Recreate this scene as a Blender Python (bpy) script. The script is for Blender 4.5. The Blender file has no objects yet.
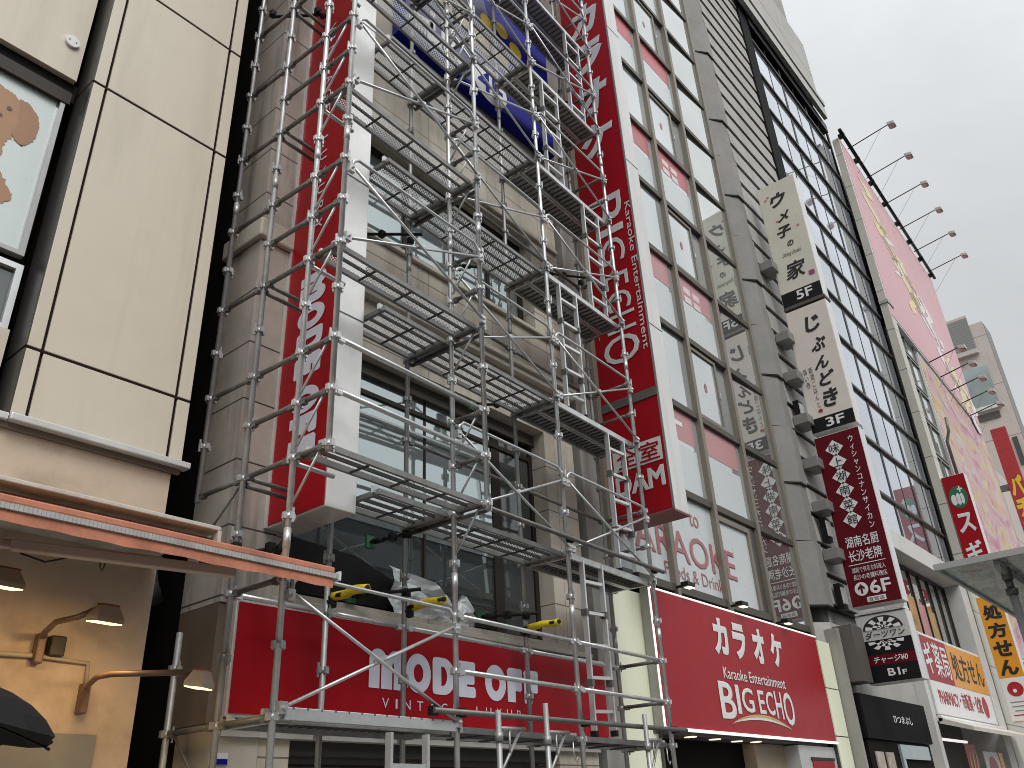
import bpy, bmesh, math, random
from mathutils import Vector as Vc, Matrix
random.seed(7)
R = math.radians
SC = bpy.context.scene
COL = SC.collection

# ------------------------------------------------------------------ camera
F_PX = 843.99
PITCH, ROLL, YAW = 0.479785, -0.0513057, 0.89256
CAM = Vc((0, 0, 1.6))
FW = Vc((math.sin(YAW)*math.cos(PITCH), math.cos(YAW)*math.cos(PITCH), math.sin(PITCH)))
R0 = Vc((math.cos(YAW), -math.sin(YAW), 0)); U0 = R0.cross(FW)
RT = R0*math.cos(ROLL) + U0*math.sin(ROLL); UP = U0*math.cos(ROLL) - R0*math.sin(ROLL)
cd = bpy.data.cameras.new('camera'); co = bpy.data.objects.new('camera', cd); COL.objects.link(co)
cd.sensor_width = 36; cd.lens = 36*F_PX/1024; cd.clip_end = 3000; cd.clip_start = 0.05
co.matrix_world = Matrix(((RT.x, UP.x, -FW.x, CAM.x), (RT.y, UP.y, -FW.y, CAM.y), (RT.z, UP.z, -FW.z, CAM.z), (0, 0, 0, 1)))
SC.camera = co

def ray(x, y): return FW + RT*((x-512)/F_PX) - UP*((y-384)/F_PX)
def PY(x, y, Y): d = ray(x, y); return CAM + d*(Y/d.y)          # measured photo point on a plane of known depth
def PX(x, y, X): d = ray(x, y); return CAM + d*(X/d.x)

# ------------------------------------------------------------------ materials
MATS = {}
def _new(name):
    m = bpy.data.materials.new(name); m.use_nodes = True
    nt = m.node_tree; b = nt.nodes['Principled BSDF']
    return m, nt, b
def N(nt, t, **kw):
    n = nt.nodes.new(t)
    for k, v in kw.items(): setattr(n, k, v)
    return n
def math_n(nt, op, a, b=None, clamp=False):
    n = N(nt, 'ShaderNodeMath', operation=op, use_clamp=clamp)
    for i, v in enumerate((a, b)):
        if v is None: continue
        if isinstance(v, (int, float)): n.inputs[i].default_value = v
        else: nt.links.new(v, n.inputs[i])
    return n.outputs[0]
def mixc(nt, fac, a, b, mode='MIX'):
    n = N(nt, 'ShaderNodeMix', data_type='RGBA', blend_type=mode)
    for i, v in ((0, fac), (6, a), (7, b)):
        if isinstance(v, (int, float)): n.inputs[i].default_value = v
        elif isinstance(v, tuple): n.inputs[i].default_value = (*v[:3], 1)
        else: nt.links.new(v, n.inputs[i])
    return n.outputs[2]
def noise(nt, vec, scale, detail=4, rough=.55, dist=0):
    n = N(nt, 'ShaderNodeTexNoise'); n.inputs['Scale'].default_value = scale; n.inputs['Detail'].default_value = detail
    n.inputs['Roughness'].default_value = rough; n.inputs['Distortion'].default_value = dist
    if vec is not None: nt.links.new(vec, n.inputs['Vector'])
    return n
def objvec(nt, scale=(1, 1, 1)):
    tc = N(nt, 'ShaderNodeTexCoord'); mp = N(nt, 'ShaderNodeMapping'); mp.inputs['Scale'].default_value = scale
    nt.links.new(tc.outputs['Object'], mp.inputs['Vector']); return mp.outputs[0]
def ramp(nt, f, lo, hi):
    n = N(nt, 'ShaderNodeMapRange', clamp=True); nt.links.new(f, n.inputs[0])
    n.inputs[1].default_value = lo; n.inputs[2].default_value = hi; return n.outputs[0]

def mat(name, col, rough=.6, metal=0, var=.12, vscale=2.5, stain=None, stain_amt=.35, streak=False, bump=0, bscale=60, emis=None, estr=0, spec=.5, joints=None, jcol=None, coat=0):
    """procedural surface: base colour with noise wear, optional stains, optional panel joints [(axis, pitch, offset, width)]"""
    if name in MATS: return MATS[name]
    m, nt, b = _new(name)
    v = objvec(nt)
    n1 = noise(nt, v, vscale, 5); n2 = noise(nt, v, vscale*7, 3)
    f = mixc(nt, .35, n1.outputs['Fac'], n2.outputs['Fac'])
    c = mixc(nt, ramp(nt, f, .3, .7), tuple(x*(1-var) for x in col), tuple(min(1, x*(1+var)) for x in col))
    if stain:
        sv = objvec(nt, (2.2, 2.2, .22)) if streak else objvec(nt)
        sn = noise(nt, sv, 1.7, 6, .62)
        c = mixc(nt, math_n(nt, 'MULTIPLY', ramp(nt, sn.outputs['Fac'], .48, .72), stain_amt), c, stain)
    if joints:
        tc = N(nt, 'ShaderNodeTexCoord'); sx = N(nt, 'ShaderNodeSeparateXYZ'); nt.links.new(tc.outputs['Object'], sx.inputs[0])
        jf = None
        for ax, pitch, off, w in joints:
            q = math_n(nt, 'FRACT', math_n(nt, 'DIVIDE', math_n(nt, 'ADD', sx.outputs[ax], 1000*pitch-off), pitch))
            q = math_n(nt, 'LESS_THAN', q, w/pitch)
            jf = q if jf is None else math_n(nt, 'MAXIMUM', jf, q)
        c = mixc(nt, jf, c, jcol or tuple(x*.25 for x in col))
    nt.links.new(c, b.inputs['Base Color'])
    rr = ramp(nt, n2.outputs['Fac'], .25, .75)
    mr = N(nt, 'ShaderNodeMapRange'); nt.links.new(n2.outputs['Fac'], mr.inputs[0]); mr.inputs[3].default_value = max(.02, rough-.08); mr.inputs[4].default_value = min(1, rough+.08)
    nt.links.new(mr.outputs[0], b.inputs['Roughness'])
    b.inputs['Metallic'].default_value = metal; b.inputs['Specular IOR Level'].default_value = spec
    if coat: b.inputs['Coat Weight'].default_value = coat; b.inputs['Coat Roughness'].default_value = .08
    if bump:
        bn = noise(nt, v, bscale, 4); bp = N(nt, 'ShaderNodeBump'); bp.inputs['Strength'].default_value = bump; bp.inputs['Distance'].default_value = .01
        nt.links.new(bn.outputs['Fac'], bp.inputs['Height']); nt.links.new(bp.outputs[0], b.inputs['Normal'])
    if emis: b.inputs['Emission Color'].default_value = (*emis, 1); b.inputs['Emission Strength'].default_value = estr
    MATS[name] = m; return m

def glassmat(name, col, metal, rough=.03, wav=.0):
    """window pane: blinds/dark room behind a mirror-like float glass, very slightly wavy"""
    if name in MATS: return MATS[name]
    m, nt, b = _new(name)
    v = objvec(nt); n1 = noise(nt, v, .35, 2)
    nt.links.new(mixc(nt, ramp(nt, n1.outputs['Fac'], .35, .65), tuple(x*.86 for x in col), tuple(min(1, x*1.08) for x in col)), b.inputs['Base Color'])
    b.inputs['Metallic'].default_value = metal; b.inputs['Roughness'].default_value = rough; b.inputs['Specular IOR Level'].default_value = .8
    if wav:
        bn = noise(nt, v, 1.3, 1); bp = N(nt, 'ShaderNodeBump'); bp.inputs['Strength'].default_value = wav; bp.inputs['Distance'].default_value = .02
        nt.links.new(bn.outputs['Fac'], bp.inputs['Height']); nt.links.new(bp.outputs[0], b.inputs['Normal'])
    MATS[name] = m; return m

def meshmat(name):
    """expanded-metal sheet: real holes cut by a procedural diamond pattern"""
    m, nt, b = _new(name)
    tc = N(nt, 'ShaderNodeTexCoord'); sx = N(nt, 'ShaderNodeSeparateXYZ'); nt.links.new(tc.outputs['Object'], sx.inputs[0])
    a = math_n(nt, 'MULTIPLY', sx.outputs[0], 20); c = math_n(nt, 'MULTIPLY', sx.outputs[1], 40)
    p = math_n(nt, 'ABSOLUTE', math_n(nt, 'SUBTRACT', math_n(nt, 'FRACT', math_n(nt, 'ADD', a, c)), .5))
    q = math_n(nt, 'ABSOLUTE', math_n(nt, 'SUBTRACT', math_n(nt, 'FRACT', math_n(nt, 'SUBTRACT', math_n(nt, 'ADD', a, 500), c)), .5))
    hole = math_n(nt, 'LESS_THAN', math_n(nt, 'MAXIMUM', p, q), .37)
    b.inputs['Base Color'].default_value = (.78, .79, .79, 1); b.inputs['Metallic'].default_value = .15; b.inputs['Roughness'].default_value = .5
    tl = N(nt, 'ShaderNodeBsdfTranslucent'); tl.inputs[0].default_value = (.85, .86, .86, 1); ms = N(nt, 'ShaderNodeMixShader'); ms.inputs[0].default_value = .55; nt.links.new(b.outputs[0], ms.inputs[1]); nt.links.new(tl.outputs[0], ms.inputs[2])
    t = N(nt, 'ShaderNodeBsdfTransparent'); mx = N(nt, 'ShaderNodeMixShader')
    nt.links.new(hole, mx.inputs[0]); nt.links.new(ms.outputs[0], mx.inputs[1]); nt.links.new(t.outputs[0], mx.inputs[2])
    nt.links.new(mx.outputs[0], nt.nodes['Material Output'].inputs[0]); MATS[name] = m; return m

GALV = mat('galvanised_steel', (.62, .63, .63), .36, .62, .2, 9, stain=(.3, .29, .27), stain_amt=.35, bump=.15)
GALVD = mat('weathered_shaded_steel', (.17, .168, .16), .5, .45, .25, 9, stain=(.09, .075, .06), stain_amt=.5)  # weathered, and darkened to carry the shade on transom undersides
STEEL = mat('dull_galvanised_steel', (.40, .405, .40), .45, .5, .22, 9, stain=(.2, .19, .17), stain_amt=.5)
DECKF = mat('deck_frame_steel', (.27, .27, .265), .5, .45, .22, 9, stain=(.14, .12, .1), stain_amt=.5)
DKST = mat('dark_steel_bar', (.055, .055, .053), .55, .3, .2, 9)
ALU = mat('aluminium', (.74, .75, .75), .35, .6, .08, 8)
CLAMP = mat('black_clamp', (.012, .012, .012), .6, .1, spec=.3)
MESH = meshmat('expanded_metal')
BOARD = mat('steel_board', (.40, .40, .39), .55, .3, .2, 6, stain=(.26, .17, .12), stain_amt=.6)
PLY = mat('plywood_deck', (.17, .105, .075), .7, 0, .2, 5)
RED = mat('red_sign_face', (.36, .005, .011), .4, 0, .07, 1.2, stain=(.2, .003, .006), stain_amt=.35, streak=True, spec=.22)
RED2 = mat('red_lit_sign_face', (.37, .014, .022), .45, spec=.3, metal=0, var=.07, vscale=.8, stain=(.36, .012, .02), stain_amt=.4, streak=True)
REDV = mat('red_panel_face', (.33, .005, .012), .42, 0, .06, 1, stain=(.2, .004, .008), stain_amt=.35, streak=True, spec=.22)
MAROON = mat('maroon_sign_face', (.115, .003, .010), .45, 0, .06, 1.5, spec=.2)
WHITE = mat('white_paint', (.8, .8, .79), .45, 0, .04, 3)
LILAC = mat('lilac_white_vinyl', (.72, .72, .82), .4, 0, .03, 3)
SILVER = mat('brushed_silver', (.82, .81, .79), .33, .5, .07, .9, stain=(.45, .43, .4), stain_amt=.4)
WHITEP = mat('white_panel', (.74, .74, .73), .45, 0, .06, 1.3, stain=(.5, .48, .45), stain_amt=.35, streak=True)
EAVEM = mat('dirty_white_eave', (.55, .52, .47), .6, 0, .15, 5, stain=(.1, .085, .07), stain_amt=.8)
BEIGE = mat('beige_panel', (.67, .605, .485), .55, 0, .05, .6, stain=(.40, .35, .27), stain_amt=.28, streak=True, bump=.03)
CREAMW = mat('cream_plaster', (.57, .45, .345), .8, 0, .12, 1.1, stain=(.22, .15, .09), stain_amt=.6, bump=.12, bscale=30)
JOINT = mat('joint_dark', (.02, .013, .012), .8, spec=.1)
DARK = mat('dark_recess', (.012, .011, .010), .8, spec=.1)
DARKB = mat('dark_brown_frame', (.032, .025, .021), .5, .1, spec=.3)
BROWN = mat('bronze_frame', (.095, .082, .066), .5, .2, .12, 3)
BROWNL = mat('light_bronze_frame', (.235, .21, .17), .5, .2, .1, 3)
STONE = mat('stone_cladding', (.57, .515, .43), .65, 0, .12, 1.8, stain=(.2, .17, .135), stain_amt=.5, streak=True, bump=.1, joints=[(2, .58, .39, .014), (0, 1.15, .2, .007)], jcol=(.17, .145, .12))
PIERM = mat('pier_stone', (.47, .425, .37), .65, 0, .16, 1.4, stain=(.075, .062, .05), stain_amt=.9, streak=True, bump=.12, joints=[(2, .58, .39, .016)], jcol=(.05, .042, .036))
PALE = mat('pale_stone', (.55, .51, .43), .6, 0, .08, 1.8)
GREYC = mat('grey_column', (.34, .33, .30), .6, 0, .1, 1.5, stain=(.2, .19, .17), streak=True)
CONC = mat('ribbed_concrete', (.37, .36, .335), .8, 0, .12, 1.6, stain=(.22, .21, .195), stain_amt=.5, streak=True, bump=.25, bscale=35)
QUOIN = mat('quoin_concrete', (.245, .235, .22), .75, 0, .16, 1.5, stain=(.2, .2, .19), stain_amt=.6, bump=.2, bscale=25)
CONCS = mat('smooth_concrete', (.46, .455, .43), .7, 0, .1, 1.2, stain=(.3, .28, .25), stain_amt=.4, bump=.1)
CONCL = mat('parapet_concrete', (.42, .41, .385), .75, 0, .1, .8, stain=(.3, .29, .27), stain_amt=.5, streak=True, joints=[(2, 2.4, .9, .05)], jcol=(.14, .135, .125))
TILE = mat('cream_tile', (.56, .54, .46), .5, 0, .06, 1, joints=[(2, 1.55, .3, .03)], jcol=(.2, .19, .16))
PINKB = mat('pinkish_render', (.58, .52, .48), .7, 0, .06, .4, stain=(.42, .37, .34), stain_amt=.4, streak=True, joints=[(2, 3.1, .4, .05)], jcol=(.3, .27, .25))
BLACK = mat('black_panel', (.008, .008, .009), .4, spec=.25)
BLACKR = mat('black_rough', (.010, .010, .012), .85, bump=.6, bscale=14, spec=.15)
CREAML = mat('cream_acrylic', (.84, .86, .66), .35, 0, .03, 1.2, emis=(.9, .93, .68), estr=.06)
LED = mat('led_tube', (.9, .9, .9), .4, emis=(1, .93, .93), estr=.8)
WARM = mat('warm_lamp_lens', (.95, .8, .45), .4, emis=(1, .70, .28), estr=3)
WARMW = mat('warm_downlight', (.95, .9, .8), .4, emis=(1, .84, .62), estr=1.6)
RUST = mat('brown_enamel', (.17, .10, .065), .45, .1, .25, 9, stain=(.08, .04, .02), stain_amt=.6)
LAMPB = mat('lamp_body_beige', (.42, .33, .24), .45, .1, .15, 8)
ORANGE = mat('orange_canvas', (.55, .21, .125), .8, 0, .2, 7, stain=(.20, .06, .04), stain_amt=.75)
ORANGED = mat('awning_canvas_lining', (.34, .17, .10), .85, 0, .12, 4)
RIBW = mat('pale_track', (.47, .465, .45), .55, .2, .2, 14, stain=(.16, .15, .14), stain_amt=.8, joints=[(0, .022, 0, .003)], jcol=(.26, .255, .25))
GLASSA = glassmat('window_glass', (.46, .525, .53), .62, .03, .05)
GLASSD = glassmat('dark_window_glass', (.10, .11, .11), .35, .05, .1)
GLASSB = glassmat('film_window_glass', (.62, .65, .65), .55, .025, .08)
GLASSV = glassmat('clear_mirror_glass', (.62, .64, .62), .88, .01, .0)
GLASSG = glassmat('blue_mirror_glass', (.62, .66, .73), .7, .03, .06)
FILM = mat('white_window_film', (.60, .64, .64), .3, 0, .05, .7)
PINKF = mat('faded_red_film', (.50, .24, .25), .3, 0, .06, .8)
REDF = mat('red_film', (.48, .11, .125), .3, 0, .06, .8)
PINKT = mat('pale_red_ink', (.40, .15, .16), .4)
IVORY = mat('ivory_sign_face', (.70, .68, .58), .4, 0, .05, 1.5, stain=(.55, .5, .42), stain_amt=.3)
CREAMP = mat('cream_pink_sign_face', (.76, .69, .63), .4, 0, .05, 1.2)
INK = mat('black_ink', (.014, .012, .012), .5)
REDINK = mat('red_ink', (.42, .012, .02), .45)
GREEN = mat('green_logo', (.012, .16, .07), .45)
ORSIGN = mat('orange_sign_face', (.78, .33, .025), .4, 0, .04, 1)
YELLOW = mat('yellow_foam', (.72, .56, .02), .6, 0, .1, 12, stain=(.35, .25, .03), stain_amt=.4)
YELI = mat('yellow_ink', (.78, .56, .04), .5)
GOLD = mat('gold_ink', (.66, .42, .12), .45)
BLUE = mat('deep_blue_face', (.010, .012, .26), .35, 0, .1, 1, spec=.12)
ASPH = mat('asphalt', (.05, .05, .052), .85, 0, .2, 3, bump=.4, bscale=80)
PAVE = mat('paving_slabs', (.30, .29, .27), .8, 0, .12, 2, joints=[(0, .4, 0, .008), (1, .4, 0, .008)], bump=.15)
KERB = mat('kerb_stone', (.38, .37, .35), .8, 0, .1, 3, joints=[(0, .6, 0, .008)])
LINEP = mat('road_paint', (.72, .72, .70), .7, 0, .15, 5)
PLAST = mat('plastic_sheet', (.62, .66, .67), .3, 0, .12, 4, spec=.7, coat=.4)
SHUT = mat('roller_shutter', (.17, .165, .155), .5, .3, .1, 3, joints=[(2, .075, 0, .02)], jcol=(.035, .034, .032))
UMBR = mat('black_nylon', (.008, .008, .009), .55, 0, .2, 6, spec=.25)
DOGF = mat('tan_fur_print', (.42, .23, .125), .5, 0, .08, 4)
DOGL = mat('dark_tan_print', (.14, .07, .04), .5)
STICK = mat('pale_window_sticker', (.66, .74, .72), .3, 0, .04, .8, coat=.5)

# ------------------------------------------------------------------ mesh building
class MB:
    def __init__(s): s.v = []; s.f = []; s.sm = []
    def quad(s, *p):
        i = len(s.v); s.v += [Vc(q) for q in p]; s.f.append(tuple(range(i, i+len(p)))); return s
    def box(s, x0, x1, y0, y1, z0, z1):
        return s.obox(Vc((x0, y0, z0)), Vc((x1-x0, 0, 0)), Vc((0, y1-y0, 0)), Vc((0, 0, z1-z0)))
    def obox(s, o, a, b, c):
        i = len(s.v); o = Vc(o); a = Vc(a); b = Vc(b); c = Vc(c)
        s.v += [o, o+a, o+a+b, o+b, o+c, o+a+c, o+a+b+c, o+b+c]
        s.f += [tuple(i+k for k in q) for q in ((0, 3, 2, 1), (4, 5, 6, 7), (0, 1, 5, 4), (1, 2, 6, 5), (2, 3, 7, 6), (3, 0, 4, 7))]
        return s
    def tube(s, p, q, r, n=10, r2=None, cap=True):
        p = Vc(p); q = Vc(q); d = (q-p).normalized(); r2 = r if r2 is None else r2
        a = d.orthogonal().normalized(); b = d.cross(a); i = len(s.v)
        for c, rr in ((p, r), (q, r2)):
            for k in range(n):
                t = 2*math.pi*k/n; s.v.append(c + a*(rr*math.cos(t)) + b*(rr*math.sin(t)))
        for k in range(n):
            k2 = (k+1) % n; s.f.append((i+k, i+k2, i+n+k2, i+n+k)); s.sm.append(len(s.f)-1)
        if cap:
            s.f.append(tuple(i+k for k in reversed(range(n)))); s.f.append(tuple(i+n+k for k in range(n)))
        return s
    def path(s, pts, r, n=8):
        pts = [Vc(p) for p in pts]; i = len(s.v); m = len(pts); up = None
        for j, p in enumerate(pts):
            d = ((pts[min(j+1, m-1)]-p) .normalized() if j < m-1 else Vc((0, 0, 0))) + ((p-pts[j-1]).normalized() if j else Vc((0, 0, 0)))
            d.normalize()
            a = d.orthogonal() if up is None else (up - d*up.dot(d)); a.normalize(); up = a; b = d.cross(a)
            for k in range(n):
                t = 2*math.pi*k/n; s.v.append(p + a*(r*math.cos(t)) + b*(r*math.sin(t)))
        for j in range(m-1):
            for k in range(n):
                k2 = (k+1) % n; s.f.append((i+j*n+k, i+j*n+k2, i+(j+1)*n+k2, i+(j+1)*n+k)); s.sm.append(len(s.f)-1)
        s.f.append(tuple(i+k for k in reversed(range(n)))); s.f.append(tuple(i+(m-1)*n+k for k in range(n)))
        return s
    def prism(s, pts, ext):
        i = len(s.v); n = len(pts); e = Vc(ext); s.v += [Vc(p) for p in pts] + [Vc(p)+e for p in pts]
        s.f.append(tuple(i+k for k in reversed(range(n)))); s.f.append(tuple(i+n+k for k in range(n)))
        for k in range(n): k2 = (k+1) % n; s.f.append((i+k, i+k2, i+n+k2, i+n+k))
        return s
    def add(s, verts, faces):
        i = len(s.v); s.v += [Vc(q) for q in verts]; s.f += [tuple(i+k for k in f) for f in faces]; return s
    def mesh(s, name, m, fixn=True):
        me = bpy.data.meshes.new(name); me.from_pydata([tuple(v) for v in s.v], [], s.f)
        if s.sm:
            sm = [False]*len(s.f)
            for k in s.sm: sm[k] = True
            me.polygons.foreach_set('use_smooth', sm)
        if fixn:
            bm = bmesh.new(); bm.from_mesh(me); bmesh.ops.recalc_face_normals(bm, faces=bm.faces); bm.to_mesh(me); bm.free()
        me.materials.append(m); me.update(); return me
    def build(s, name, m, parent=None, fixn=True):
        o = bpy.data.objects.new(name, s.mesh(name, m, fixn)); COL.objects.link(o)
        if parent is not None: par(o, parent)
        return o
def world_of(o):
    M = o.matrix_basis.copy()
    return M if o.parent is None else world_of(o.parent) @ o.matrix_parent_inverse @ M
def par(o, p):
    o.parent = p; o.matrix_parent_inverse = world_of(p).inverted()
def bev(o, w=.008, seg=2):
    md = o.modifiers.new('bevel', 'BEVEL'); md.width = w; md.segments = seg; md.limit_method = 'ANGLE'; md.angle_limit = R(40); return o
def thing(name, loc, label, cat, group=None):
    o = bpy.data.objects.new(name, None); o.location = loc; o.empty_display_size = .2; COL.objects.link(o); return tag(o, label, cat, group)
def tag(o, label, cat, group=None):
    o['label'] = label; o['category'] = cat
    if group: o['group'] = group
    return o
def kind(o, k): o['kind'] = k; return o
def bx(name, m, p, x0, x1, y0, y1, z0, z1): return MB().box(x0, x1, y0, y1, z0, z1).build(name, m, p)
def copy_thing(src, M, label, group=None):
    """copy of a thing (object, parts, sub-parts), moved rigidly by matrix M"""
    c = src.copy(); COL.objects.link(c); c.matrix_basis = M @ src.matrix_basis; c['label'] = label
    if group: c['group'] = group
    for ch in src.children:
        d = ch.copy(); COL.objects.link(d); d.parent = c
        for g in ch.children:
            e = g.copy(); COL.objects.link(e); e.parent = d
    return c

# ------------------------------------------------------------------ lettering
class Fr:
    """a flat face to letter on: origin, reading direction, up, outward normal"""
    def __init__(s, o, ax, ay): s.o = Vc(o); s.ax = Vc(ax); s.ay = Vc(ay); s.n = s.ax.cross(s.ay)
    def p(s, a, b, h=0): return s.o + s.ax*a + s.ay*b + s.n*h
def front(Y): return Fr((0, Y, 0), (1, 0, 0), (0, 0, 1))            # a = X, b = Z
def side(X): return Fr((X, 0, 0), (0, -1, 0), (0, 0, 1))            # a = -Y, b = Z
def sider(X): return Fr((X, 0, 0), (0, 0, -1), (0, -1, 0))          # turned clockwise: a = -Z, b = -Y
_G = {}
def glyph(body, bold=0, shear=0):
    k = (body, bold, shear)
    if k not in _G:
        c = bpy.data.curves.new('t', 'FONT'); c.body = body; c.size = 1; c.shear = shear; c.resolution_u = 3
        if bold > 0: c.bevel_depth = bold*.75; c.bevel_resolution = 0
        else: c.offset = bold
        o = bpy.data.objects.new('t', c); COL.objects.link(o); bpy.context.view_layer.update()
        me = o.to_mesh(); vs = [(v.co.x, v.co.y, max(-1, min(1, v.co.z/(bold*.75))) if bold > 0 else 0) for v in me.vertices]; fs = [tuple(p.vertices) for p in me.polygons if bold <= 0 or sum(me.vertices[i].co.z for i in p.vertices) > -1e-6]
        o.to_mesh_clear(); bpy.data.objects.remove(o); bpy.data.curves.remove(c); _G[k] = (vs, fs)
    return _G[k]
def shape2d(contours):
    c = bpy.data.curves.new('t', 'CURVE'); c.dimensions = '2D'; c.fill_mode = 'BOTH'
    for pts in contours:
        sp = c.splines.new('POLY'); sp.points.add(len(pts)-1); sp.use_cyclic_u = True
        for q, p in zip(sp.points, pts): q.co = (p[0], p[1], 0, 1)
    o = bpy.data.objects.new('t', c); COL.objects.link(o); bpy.context.view_layer.update()
    me = o.to_mesh(); vs = [(v.co.x, v.co.y) for v in me.vertices]; fs = [tuple(p.vertices) for p in me.polygons]
    o.to_mesh_clear(); bpy.data.objects.remove(o); bpy.data.curves.remove(c); return vs, fs
def orient(fr, mb):
    me = mb
    for i, f in enumerate(me.f):
        a, b, c = (me.v[k] for k in f[:3])
        nn = (b-a).cross(c-a)
        if nn.dot(fr.n) < 0: me.f[i] = tuple(reversed(f))
def put2d(mb, fr, g, a0, a1, b0, b1, h=.004, warp=None, fit=True):
    vs, fs = g
    if not vs: return
    x0 = min(v[0] for v in vs); x1 = max(v[0] for v in vs); y0 = min(v[1] for v in vs); y1 = max(v[1] for v in vs)
    if not fit: x0, x1, y0, y1 = 0, 1, -.12, .88
    out = []
    for q in vs:
        x, y = q[:2]; hz = h + (.0025*(q[2] if len(q) > 2 else 0))
        s = (x-x0)/max(1e-6, x1-x0); t = (y-y0)/max(1e-6, y1-y0)
        if warp: s, t = warp(s, t)
        out.append(fr.p(a0+(a1-a0)*s, b0+(b1-b0)*t, hz))
    mb.add(out, fs)
def text(fr, body, a0, a1, b0, b1, m, p, bold=0, shear=0, h=.004, warp=None, name='lettering'):
    mb = MB(); put2d(mb, fr, glyph(body, bold, shear), a0, a1, b0, b1, h, warp); orient(fr, mb)
    return mb.build(name, m, p, fixn=False)
def vtext(fr, body, ac, w, btop, bbot, m, p, bold=0, shear=0, h=.004, jit=0, name='lettering', cellh=None):
    mb = MB(); n = len(body); pitch = (btop-bbot)/n; ch = cellh or pitch*.95
    for i, chx in enumerate(body):
        g = glyph(chx, bold, shear); bc = btop-pitch*(i+.5); a = ac + (random.uniform(-jit, jit))
        ang = random.uniform(-.12, .12) if jit else 0
        g2 = ([(.5+(x-.5)*math.cos(ang)-(y-.38)*math.sin(ang), .38+(x-.5)*math.sin(ang)+(y-.38)*math.cos(ang), *q[2:]) for q in g[0] for x, y in [q[:2]]], g[1])
        put2d(mb, fr, g2, a-w/2, a+w/2, bc-ch/2, bc+ch/2, h, fit=False)
    orient(fr, mb); return mb.build(name, m, p, fixn=False)
def patch(fr, contours, m, p, name, h=.004):
    mb = MB(); g = shape2d(contours); mb.add([fr.p(x, y, h) for x, y in g[0]], g[1]); orient(fr, mb)
    return mb.build(name, m, p, fixn=False)
def rect(a0, a1, b0, b1): return [(a0, b0), (a1, b0), (a1, b1), (a0, b1)]
def ell(cx, cy, rx, ry, n=28, t0=0, t1=2*math.pi): return [(cx+rx*math.cos(t0+(t1-t0)*k/n), cy+ry*math.sin(t0+(t1-t0)*k/n)) for k in range(n + (0 if abs(t1-t0-2*math.pi) < 1e-6 else 1))]
def rrect(x0, x1, y0, y1, r, n=5):
    o = []
    for cx, cy, t in ((x1-r, y1-r, 0), (x0+r, y1-r, 90), (x0+r, y0+r, 180), (x1-r, y0+r, 270)):
        o += [(cx+r*math.cos(R(t+90*k/n)), cy+r*math.sin(R(t+90*k/n))) for k in range(n+1)]
    return o
def fat_letters(word):
    """heavy rounded display capitals, unit height; returns list of (contours, width)"""
    L = []
    for c in word:
        if c == 'M':
            o = [(0, 0), (0, .72)] + [(.3-.3*math.cos(t), .72+.28*math.sin(t)) for t in [math.pi*k/12*.86 for k in range(1, 13)]]
            o += [(.62, .86)] + [(.92-.3*math.cos(t), .72+.28*math.sin(t)) for t in [math.pi*(.14+.86*k/12) for k in range(0, 13)]]
            o += [(1.22, 0), (.86, 0), (.86, .62), (.83, .7), (.80, .62), (.80, 0), (.42, 0), (.42, .62), (.39, .7), (.36, .62), (.36, 0)]
            L.append(([o], 1.22))
        elif c == 'O': L.append(([ell(.47, .5, .47, .52, 36), ell(.47, .5, .18, .24, 24)], .94))
        elif c == 'D':
            o = rrect(0, .5, 0, 1, .1)
            o = [(.1, 0), (.42, 0)] + [(.42+.48*math.cos(t), .5+.5*math.sin(t)) for t in [R(-90+180*k/18) for k in range(1, 18)]] + [(.42, 1), (.1, 1), (.03, .97), (0, .9), (0, .1), (.03, .03)]
            i = [(.34, .24), (.40, .24)] + [(.4+.17*math.cos(t), .5+.26*math.sin(t)) for t in [R(-90+180*k/12) for k in range(1, 12)]] + [(.4, .76), (.34, .76)]
            L.append(([o, i], .9))
        elif c == 'E':
            L.append(([[(.1, 0), (.72, 0), (.78, .05), (.78, .24), (.72, .3), (.42, .3), (.42, .36), (.68, .36), (.74, .41), (.74, .59), (.68, .64), (.42, .64), (.42, .7), (.72, .7), (.78, .75), (.78, .95), (.72, 1), (.1, 1), (0, .92), (0, .08)]], .78))
        elif c == 'F':
            L.append(([[(0, 0), (.37, 0), (.37, .33), (.62, .33), (.68, .38), (.68, .57), (.62, .62), (.37, .62), (.37, .7), (.66, .7), (.72, .75), (.72, .95), (.66, 1), (.1, 1), (0, .92)]], .72))
        else: L.append((None, .28))
    return L
def fat_text(fr, word, a0, a1, b0, b1, m, p):
    L = fat_letters(word); tot = sum(w for _, w in L) + .07*(len(L)-1); k = (a1-a0)/tot; x = a0
    for cs, w in L:
        if cs: patch(fr, [[(x+q[0]*k, b0+(b1-b0)*q[1]) for q in c] for c in cs], m, p, 'letter')
        x += (w+.07)*k

# ================================================================== SETTING
o = MB().quad((-700, -700, 0), (700, -700, 0), (700, 700, 0), (-700, 700, 0)).build('ground', ASPH); kind(o, 'structure')
o = MB().box(-60, 110, 2.0, 6.6, 0, .12).build('pavement', PAVE); kind(o, 'structure')
o = bev(MB().box(-60, 110, 1.82, 1.997, 0, .135).build('kerb', KERB), .02); kind(o, 'structure')
mb = MB()
for k in range(-8, 14): mb.quad((k*8, -3.0, .004), (k*8+4, -3.0, .004), (k*8+4, -2.85, .004), (k*8, -2.85, .004))
o = mb.build('road_marking', LINEP); kind(o, 'structure')

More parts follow.
